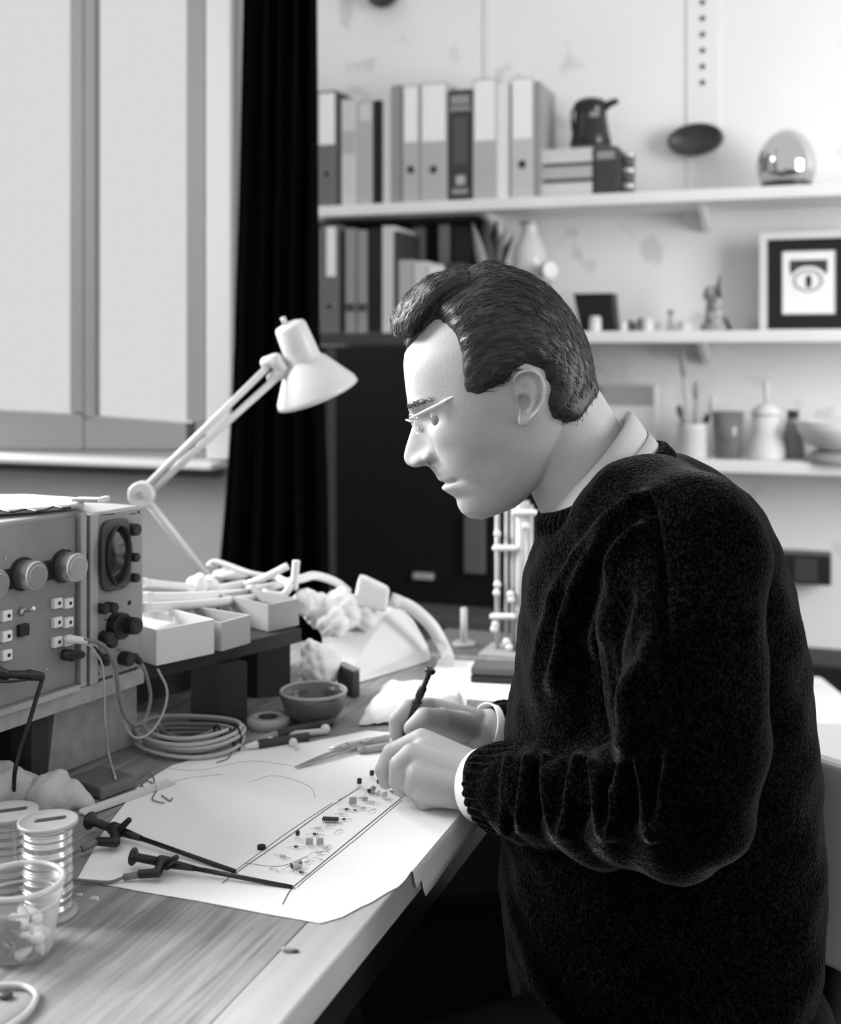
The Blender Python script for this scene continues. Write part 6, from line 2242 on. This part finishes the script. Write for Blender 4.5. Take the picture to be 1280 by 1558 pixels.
# ---- eyeglasses (worn, but a thing of their own)
gr = empty('eyeglasses', hq(640, 640, 0), 'thin metal-framed eyeglasses worn by the man', 'glasses')
m_gm = mat('glasses_metal', 0.85, 0.2, 0.5, metal=0.6)
for sg_ in (1, -1):
    rim = []
    for q_ in np.linspace(0, 2 * math.pi, 36, endpoint=False):
        aw = 40 + 25 * math.cos(q_)
        rim.append(hp(153 - 0.0055 * (aw - 12) ** 2 * 0.9, 3 + 15 * math.sin(q_), sg_ * aw))
    part('rim', MB().tube(rim, 0.8 * K, 8, True), m_gm, gr)
    cen_ = sum(rim, Vector()) / len(rim)
    lens = MB()
    lens.add(rim + [cen_ + (hp(1, 0, 0) - hp(0, 0, 0)) * 1.5], [(i, (i + 1) % 36, 36) for i in range(36)], True)
    lm = bpy.data.materials.get('lens_glass')
    if lm is None:
        lm = bpy.data.materials.new('lens_glass')
        lm.use_nodes = True
        n_ = lm.node_tree
        n_.nodes.clear()
        o_n = n_.nodes.new('ShaderNodeOutputMaterial')
        a_n = n_.nodes.new('ShaderNodeBsdfTransparent')
        b_n = n_.nodes.new('ShaderNodeBsdfGlossy')
        b_n.inputs['Roughness'].default_value = 0.05
        m_n = n_.nodes.new('ShaderNodeMixShader')
        m_n.inputs['Fac'].default_value = 0.06
        n_.links.new(a_n.outputs[0], m_n.inputs[1])
        n_.links.new(b_n.outputs[0], m_n.inputs[2])
        n_.links.new(m_n.outputs[0], o_n.inputs['Surface'])
    part('lens', lens, lm, gr)
    hinge = hp(146, 14, sg_ * 68)
    part('end_piece', MB().tube(spline([rim[2], hp(150, 14, sg_ * 66), hp(143, 15, sg_ * 74)], 5), 1.5 * K, 8), m_gm, gr)
    tA = hp(143, 15, sg_ * 74)
    uu, vv = to_uv(*eq(741, 577, 98))
    tB = hp(uu, vv, sg_ * 104)
    tC = hp(uu - 45, vv - 3, sg_ * 116)
    ta = part('temple_arm', MB().tube([tA, tB], 2.3 * K, 8), m_gm, gr)
    part('arm_tip', MB().tube(spline([tB, tC, hp(uu - 62, vv - 18, sg_ * 112)], 5), 1.5 * K, 8), m_bk_dark, gr)
part('bridge', MB().tube(spline([hp(151, 6, 16), hp(158, 11, 6), hp(158, 11, -6), hp(151, 6, -16)], 5), 1.4 * K, 8), m_gm, gr)
for sg_ in (1, -1):
    part('nose_pad', MB().ball(hp(146, -8, 14 * sg_), 3.5 * K, 10, (0.6, 0.6, 1)), m_rim, gr)
    part('pad_arm', MB().tube([hp(150, 2, 17 * sg_), hp(143, -4, 16 * sg_), hp(145, -8, 14 * sg_)], 0.7 * K, 6), m_gm, gr)

# ---- shirt: collar stand, fold and cuffs
def ring_pts(front, back, lat, n=48, skew=0.0):
    """closed ring through a front and a back pixel on the midplane, half width lat metres"""
    f_, b_ = Q(*front), Q(*back)
    c_ = (f_ + b_) / 2
    h_ = (f_ - b_) / 2
    return [c_ + h_ * math.cos(q_) - FV * lat * math.sin(q_) for q_ in np.linspace(0, 2 * math.pi, n, endpoint=False)]


rows = [ring_pts((832, 772), (948, 640), 0.060), ring_pts((834, 766), (954, 626), 0.063), ring_pts((833, 764), (960, 624), 0.066), ring_pts((829, 770), (972, 640), 0.071), ring_pts((824, 780), (990, 668), 0.077), ring_pts((822, 790), (1004, 684), 0.081), ring_pts((826, 800), (1010, 700), 0.080)]
inner = [ring_pts((836, 800), (985, 700), 0.070), ring_pts((836, 780), (958, 660), 0.061), rows[0]]
cb = MB()
cb.grid(inner + rows[1:], True, True)
col_ = part('shirt_collar', cb, m_shirt, body_root)
sm_ = col_.modifiers.new('solid', 'SOLIDIFY')
sm_.thickness = 0.0015
# collar band seen under the fold
rows = [ring_pts((828, 786), (985, 655), 0.0785), ring_pts((822, 800), (1005, 680), 0.0835), ring_pts((824, 812), (1012, 698), 0.084)]
sb_ = MB().grid(rows, True, True)
bd_ = part('collar_band', sb_, m_shirt, body_root)
sm_ = bd_.modifiers.new('solid', 'SOLIDIFY')
sm_.thickness = 0.0012


def sleeve_ring(c_, ax, r_, n=40, sq=1.0):
    ax = ax.normalized()
    a_ = ax.cross(Vector((0, 0, 1))).normalized()
    b_ = a_.cross(ax)
    return [c_ + a_ * (r_ * math.cos(q_)) + b_ * (r_ * sq * math.sin(q_)) for q_ in np.linspace(0, 2 * math.pi, n, endpoint=False)]


for nm, wr_, el_, cutr in (('shirt_cuff', WRn, ELn, 0.0345), ('shirt_cuff', WRf, ELf, 0.0300)):
    ax = (el_ - wr_).normalized()
    rows = [sleeve_ring(wr_ - ax * 0.006, ax, cutr * 0.96), sleeve_ring(wr_ - ax * 0.0085, ax, cutr * 0.99), sleeve_ring(wr_ - ax * 0.008, ax, cutr * 1.02), sleeve_ring(wr_ + ax * 0.010, ax, cutr * 1.02), sleeve_ring(wr_ + ax * 0.04, ax, cutr * 0.98)]
    c_ = MB().grid(rows, True, True)
    o_ = part(nm, c_, m_cuffc, body_root)
    s_ = o_.modifiers.new('solid', 'SOLIDIFY')
    s_.thickness = 0.0012

# ---- sweater
sw = MB()
ys = [(690, 960, 1042, 0.05), (715, 900, 1085, 0.085), (745, 862, 1126, 0.125), (775, 838, 1148, 0.150), (810, 822, 1166, 0.165), (880, 800, 1190, 0.175), (940, 793, 1203, 0.175), (1000, 788, 1213, 0.172), (1070, 778, 1222, 0.17), (1130, 768, 1228, 0.17), (1200, 764, 1232, 0.17), (1250, 762, 1235, 0.172), (1350, 762, 1236, 0.176), (1420, 766, 1230, 0.178), (1480, 775, 1214, 0.176), (1560, 790, 1204, 0.172), (1620, 830, 1190, 0.16)]
rows = []
for y, xl, xr, hw_ in ys:
    cx, hx = (xl + xr) / 2, (xr - xl) / 2
    row = []
    for q_ in np.linspace(0, 2 * math.pi, 64, endpoint=False):
        c_, s_ = math.cos(q_), math.sin(q_)
        row.append(Q(cx + hx * math.copysign(abs(c_) ** 0.86, c_), y, hw_ * math.copysign(abs(s_) ** 0.86, s_)))
    rows.append(row)
sw.grid(rows, True, True)
sw.add(rows[0] + [sum(rows[0], Vector()) / 64], [((i + 1) % 64, i, 64) for i in range(64)], True)
sw.add(rows[-1] + [sum(rows[-1], Vector()) / 64], [(i, (i + 1) % 64, 64) for i in range(64)], True)
chain(sw, [(Q(965, 795, 0.08), 0.075), (Q(1000, 800, 0.150), 0.068), (P(1035, 960, 1.02), 0.070), (P(1050, 1110, 1.00), 0.066), (P(1045, 1215, 0.995), 0.058)], 28)
chain(sw, [(Q(965, 795, -0.08), 0.075), (Q(985, 800, -0.150), 0.068), (P(960, 960, 1.40), 0.068), (P(975, 1110, 1.43), 0.062), (ELf, 0.052), (WRf + (ELf - WRf) * 0.12, 0.040)], 28)
# near forearm sleeve with bunched folds
axn = ELn - WRn
Ln = axn.length
pts = []
for t in np.linspace(0.08, 1.0, 26):
    r_ = 0.0385 + 0.017 * t
    fold = 0.0045 * math.sin(t * 30 + 1.0) * (0.25 + 0.75 * math.sin(math.pi * min(1, t * 1.05)))
    off_ = Vector((0, 0, 0.002 * math.sin(t * 17)))
    pts.append((WRn + axn * t + off_, r_ + fold))
chain(sw, pts, 28)
swm = remesh(sw, 0.0036, 6)
co = mesh_co(swm)
no = mesh_no(swm)
# fold ridges of the drape, laid out on the near side
rel = co - np.array(CAM)
dep = rel @ aF
ix = 640 + FPX * (rel @ aR) / dep
iy = HY - FPX * rel[:, 2] / dep
facing = np.clip(-(no @ (rel / np.linalg.norm(rel, axis=1)[:, None]).T.diagonal() if False else -np.sum(no * rel, axis=1) / np.linalg.norm(rel, axis=1)), 0, 1) if False else np.clip(-np.sum(no * rel, axis=1) / np.linalg.norm(rel, axis=1), 0, 1)
facing = np.clip(facing * 1.8, 0, 1)


def ridge(pts, amp, sig0, sig1=None):
    sig1 = sig1 or sig0
    q_ = spline([Vector((x, y, 0)) for x, y in pts], 10)
    best = np.full(len(co), 1e9)
    bt_ = np.zeros(len(co))
    n_ = len(q_)
    for i in range(n_ - 1):
        a_, b_ = np.array(q_[i][:2]), np.array(q_[i + 1][:2])
        ab = b_ - a_
        t = np.clip(((ix - a_[0]) * ab[0] + (iy - a_[1]) * ab[1]) / (ab @ ab + 1e-9), 0, 1)
        d_ = np.hypot(ix - a_[0] - t * ab[0], iy - a_[1] - t * ab[1])
        m_ = d_ < best
        best = np.where(m_, d_, best)
        bt_ = np.where(m_, (i + t) / (n_ - 1), bt_)
    sg_ = sig0 + (sig1 - sig0) * bt_
    fade = np.clip(bt_ / 0.12, 0.15, 1) * np.clip((1 - bt_) / 0.15, 0.1, 1)
    return amp * np.exp(-(best / sg_) ** 2) * fade


disp = np.zeros(len(co))
disp += ridge([(1000, 742), (958, 785), (912, 845), (876, 915), (852, 1000), (842, 1070)], 15, 9, 15)
disp += ridge([(990, 790), (946, 850), (915, 920), (896, 1015)], 16, 9, 14)
disp += ridge([(972, 765), (905, 822), (856, 900), (828, 985), (812, 1085)], 13, 9, 14)
disp += ridge([(1006, 950), (990, 1000), (966, 1050), (956, 1110), (975, 1150)], 17, 16, 26)
disp += ridge([(992, 1000), (980, 1060), (985, 1120)], 10, 22, 26)
disp += ridge([(830, 800), (812, 880), (800, 960)], 8, 10, 14)
disp -= ridge([(990, 748), (1004, 830), (1012, 930), (1008, 1040)], 8, 5, 6)
disp -= ridge([(932, 870), (900, 960), (886, 1080), (892, 1140)], 12, 14, 24)
disp -= ridge([(960, 880), (930, 960), (926, 1060), (936, 1140)], 14, 13, 26)
disp -= ridge([(868, 890), (845, 960), (832, 1040)], 9, 9, 14)
# sleeve bunching
for x0_, a_, sl in ((772, 5, 6), (800, 9, 10), (838, 11, -12), (872, 9, 14), (912, 12, -14), (950, 12, 18), (985, 12, -10), (1012, 9, 14)):
    disp += ridge([(x0_ + sl, 1140), (x0_, 1185), (x0_ - sl * 0.4, 1235), (x0_ - sl, 1285)], a_, 8, 13)
for x0_ in (786, 820, 856, 892, 932, 968, 1000):
    disp -= ridge([(x0_ + 4, 1150), (x0_ - 2, 1200), (x0_ - 6, 1270)], 8, 6, 8)
co2 = co + no * (disp * facing * 0.00092)[:, None]
# soft unevenness of the knit
lum = np.sin(co @ np.array([90, 40, 70])) + np.sin(co @ np.array([-50, 80, 60]) + 2) + np.sin(co @ np.array([40, -70, 110]) + 4)
co2 += no * (lum * 0.0007)[:, None]
set_co(swm, co2)
smooth_all(swm)
# knit look: stitch courses, valley shade and fibre highlights put into the colour
nt = m_knit.node_tree
b = nt.nodes['Principled BSDF']
tc = nt.nodes.new('ShaderNodeTexCoord')
vor = nt.nodes.new('ShaderNodeTexVoronoi')
vor.inputs['Scale'].default_value = 1.0
mp = nt.nodes.new('ShaderNodeMapping')
mp.inputs['Scale'].default_value = (420, 420, 300)
nt.links.new(tc.outputs['Object'], mp.inputs['Vector'])
nt.links.new(mp.outputs['Vector'], vor.inputs['Vector'])
nz = nt.nodes.new('ShaderNodeTexNoise')
nz.inputs['Scale'].default_value = 140
nz.inputs['Detail'].default_value = 5
nt.links.new(tc.outputs['Object'], nz.inputs['Vector'])
ad = nt.nodes.new('ShaderNodeMath')
ad.operation = 'MULTIPLY_ADD'
nt.links.new(nz.outputs['Fac'], ad.inputs[0])
ad.inputs[1].default_value = 0.8
iv = nt.nodes.new('ShaderNodeMath')
iv.operation = 'SUBTRACT'
iv.inputs[0].default_value = 1.0
nt.links.new(vor.outputs['Distance'], iv.inputs[1])
nt.links.new(iv.outputs[0], ad.inputs[2])
bp = nt.nodes.new('ShaderNodeBump')
bp.inputs['Strength'].default_value = 0.3
bp.inputs['Distance'].default_value = 0.004
nt.links.new(ad.outputs[0], bp.inputs['Height'])
nt.links.new(bp.outputs['Normal'], b.inputs['Normal'])
cr = nt.nodes.new('ShaderNodeValToRGB')
cr.color_ramp.elements[0].position = 0.50
cr.color_ramp.elements[1].position = 0.82
cr.color_ramp.elements[0].color = (0.001, 0.001, 0.001, 1)
cr.color_ramp.elements[1].color = (0.0085, 0.0085, 0.0085, 1)
mr2 = nt.nodes.new('ShaderNodeMath')
mr2.operation = 'MULTIPLY'
mr2.inputs[1].default_value = 0.6
nt.links.new(ad.outputs[0], mr2.inputs[0])
nt.links.new(mr2.outputs[0], cr.inputs['Fac'])
nt.links.new(cr.outputs['Color'], b.inputs['Base Color'])
swo = obj_from('sweater', swm, m_knit, body_root)

# ribbed neckline
nb = MB()
rows = []
fr_, bk_ = [], []
cs = [((838, 775), (1000, 676), 0.084), ((826, 782), (1008, 676), 0.090), ((820, 796), (1018, 686), 0.094), ((822, 812), (1026, 702), 0.096), ((832, 822), (1030, 716), 0.094)]
n_ = 220
rows = []
for (f_, b_, lat) in cs:
    base_r = ring_pts(f_, b_, lat, n_)
    c_ = sum(base_r, Vector()) / n_
    rows.append([p + (p - c_).normalized() * 0.0009 * math.sin(i * math.pi * 0.5 * 0.999) for i, p in enumerate(base_r)])
nb.grid(rows, True, True)
no_ = part('neck_rib', nb, m_knit, body_root)
s_ = no_.modifiers.new('solid', 'SOLIDIFY')
s_.thickness = 0.006
s_.offset = 0
# ribbed cuffs
for wr_, el_, r0_ in ((WRn, ELn, 0.0405), (WRf, ELf, 0.038)):
    ax = (el_ - wr_)
    Lc = ax.length
    ax = ax.normalized()
    rows = []
    n_ = 168
    tt = np.linspace(0, 0.062, 14)
    for i, t in enumerate(tt):
        rr = r0_ * (1 + 0.06 * math.sin(t / 0.062 * 2.4)) * (0.94 if i == 0 else 1)
        base_r = sleeve_ring(wr_ + ax * (0.008 + t), ax, 1.0, n_)
        c_ = wr_ + ax * (0.008 + t)
        row = []
        for j, p in enumerate(base_r):
            q_ = 2 * math.pi * j / n_
            rib = 0.0016 * math.sin(q_ * 28)
            row.append(c_ + (p - c_) * (rr + rib + 0.001 * math.sin(q_ * 3 + t * 90)))
        rows.append(row)
    cbm = MB().grid(rows, True, True)
    o_ = part('sleeve_cuff', cbm, m_knit, body_root)
    s_ = o_.modifiers.new('solid', 'SOLIDIFY')
    s_.thickness = 0.003

# ---- trousers: hips, thighs forward under the bench, shins to the floor
tr = MB()
for sg_ in (1, -1):
    hipp = Q(1060, 1590, 0.085 * sg_)
    kn = Q(640, 1560, 0.13 * sg_)
    kn.z = 0.53
    hipp.z = 0.53
    an_ = kn + RV * 0.06
    an_.z = 0.09
    chain(tr, [(hipp, 0.115), (kn, 0.072), (an_, 0.055)], 24)
chain(tr, [(Q(1045, 1560), 0.135), (Q(1060, 1600), 0.14)], 24)
tme = remesh(tr, 0.008, 6)
smooth_all(tme)
obj_from('trousers', tme, m_trous, body_root)
for sg_ in (1, -1):
    kn = Q(640, 1560, 0.13 * sg_) + RV * 0.06
    sh = MB()
    kn.z = 0.05
    sh.rcone(kn + RV * 0.03, 0.045, kn - RV * 0.05, 0.045, 16)
    sh.rcone(kn - RV * 0.05, 0.044, kn - RV * 0.19 - Vector((0, 0, 0.012)), 0.032, 16)
    part('shoe', sh, m_black, body_root)

# ---- chair behind the person
m_vinyl = mat('grey_vinyl', 0.5, 0.45, 0.4)
ch = empty('office_chair', Vector((Q(1120, 1500).x, Q(1120, 1500).y, 0)), 'grey-backed office chair the man sits on', 'chair')
seat = MB()
sc0 = Q(1060, 1500)
sc0.z = 0
seat.obox(sc0 - RV * 0.22 + FV * 0.21 + Vector((0, 0, 0.31)), RV * 0.46, -FV * 0.42, (0, 0, 0.05))
part('seat', seat, m_vinyl, ch, bev=0.02)
rows = []
for t in np.linspace(0, 1, 12):
    py = 1158 + (1462 - 1158) * t
    row = []
    for s_ in np.linspace(-1, 1, 17):
        xo = 1250 + 14 * math.sin(t * 2.2) - 26 * t * t
        p_ = Q(xo, py, 0.19 * s_ * (1 - 0.10 * (2 * t - 1) ** 4))
        row.append(p_ + RV * (0.13 * s_ - 0.02 * s_ * s_))
    rows.append(row)
bk = MB().sheet(rows, 0.03, tuple(RV))
part('backrest', bk, m_vinyl, ch, bev=0.006)
part('back_bar', MB().tube(spline([Q(1290, 1380), Q(1275, 1480), Vector((Q(1200, 1500).x, Q(1200, 1500)  .y, 0.29))], 8), 0.014, 10), m_black, ch)
part('post', MB().cyl((sc0.x, sc0.y, 0.10), (sc0.x, sc0.y, 0.3095), 0.028), m_black, ch)
for i in range(5):
    q_ = i * 2 * math.pi / 5 + 0.5
    e_ = Vector((sc0.x + 0.28 * math.cos(q_), sc0.y + 0.28 * math.sin(q_), 0.062))
    lg = part('leg', MB().tube([(sc0.x, sc0.y, 0.11), tuple((Vector((sc0.x, sc0.y, 0.11)) + e_) / 2), tuple(e_)], [0.022, 0.02, 0.015], 10), m_black, ch)
    part('caster', MB().lathe([(0.028, -0.012), (0.03, 0), (0.028, 0.012)], e_ - Vector((0, 0, 0.032)), (math.cos(q_ + 1.57), math.sin(q_ + 1.57), 0), 16), m_plastic, lg)
# pale crate and cloth standing behind the chair
def floor_box(name, x0, x1, y0, y1, d, depth, m, label, cat):
    a_, b_ = P(x0, y1, d), P(x1, y0, d)
    mb = MB()
    a_.z = 0.0005
    mb.obox(a_, RV * (b_ - P(x0, y0, d)).length, FV * depth, (0, 0, b_.z))
    return single(name, mb, m, label, cat, bev=0.01)


floor_box('white_bin', 1236, 1330, 1092, 1700, 2.3, 0.3, m_white, 'tall white bin behind the grey chair back', 'bin')
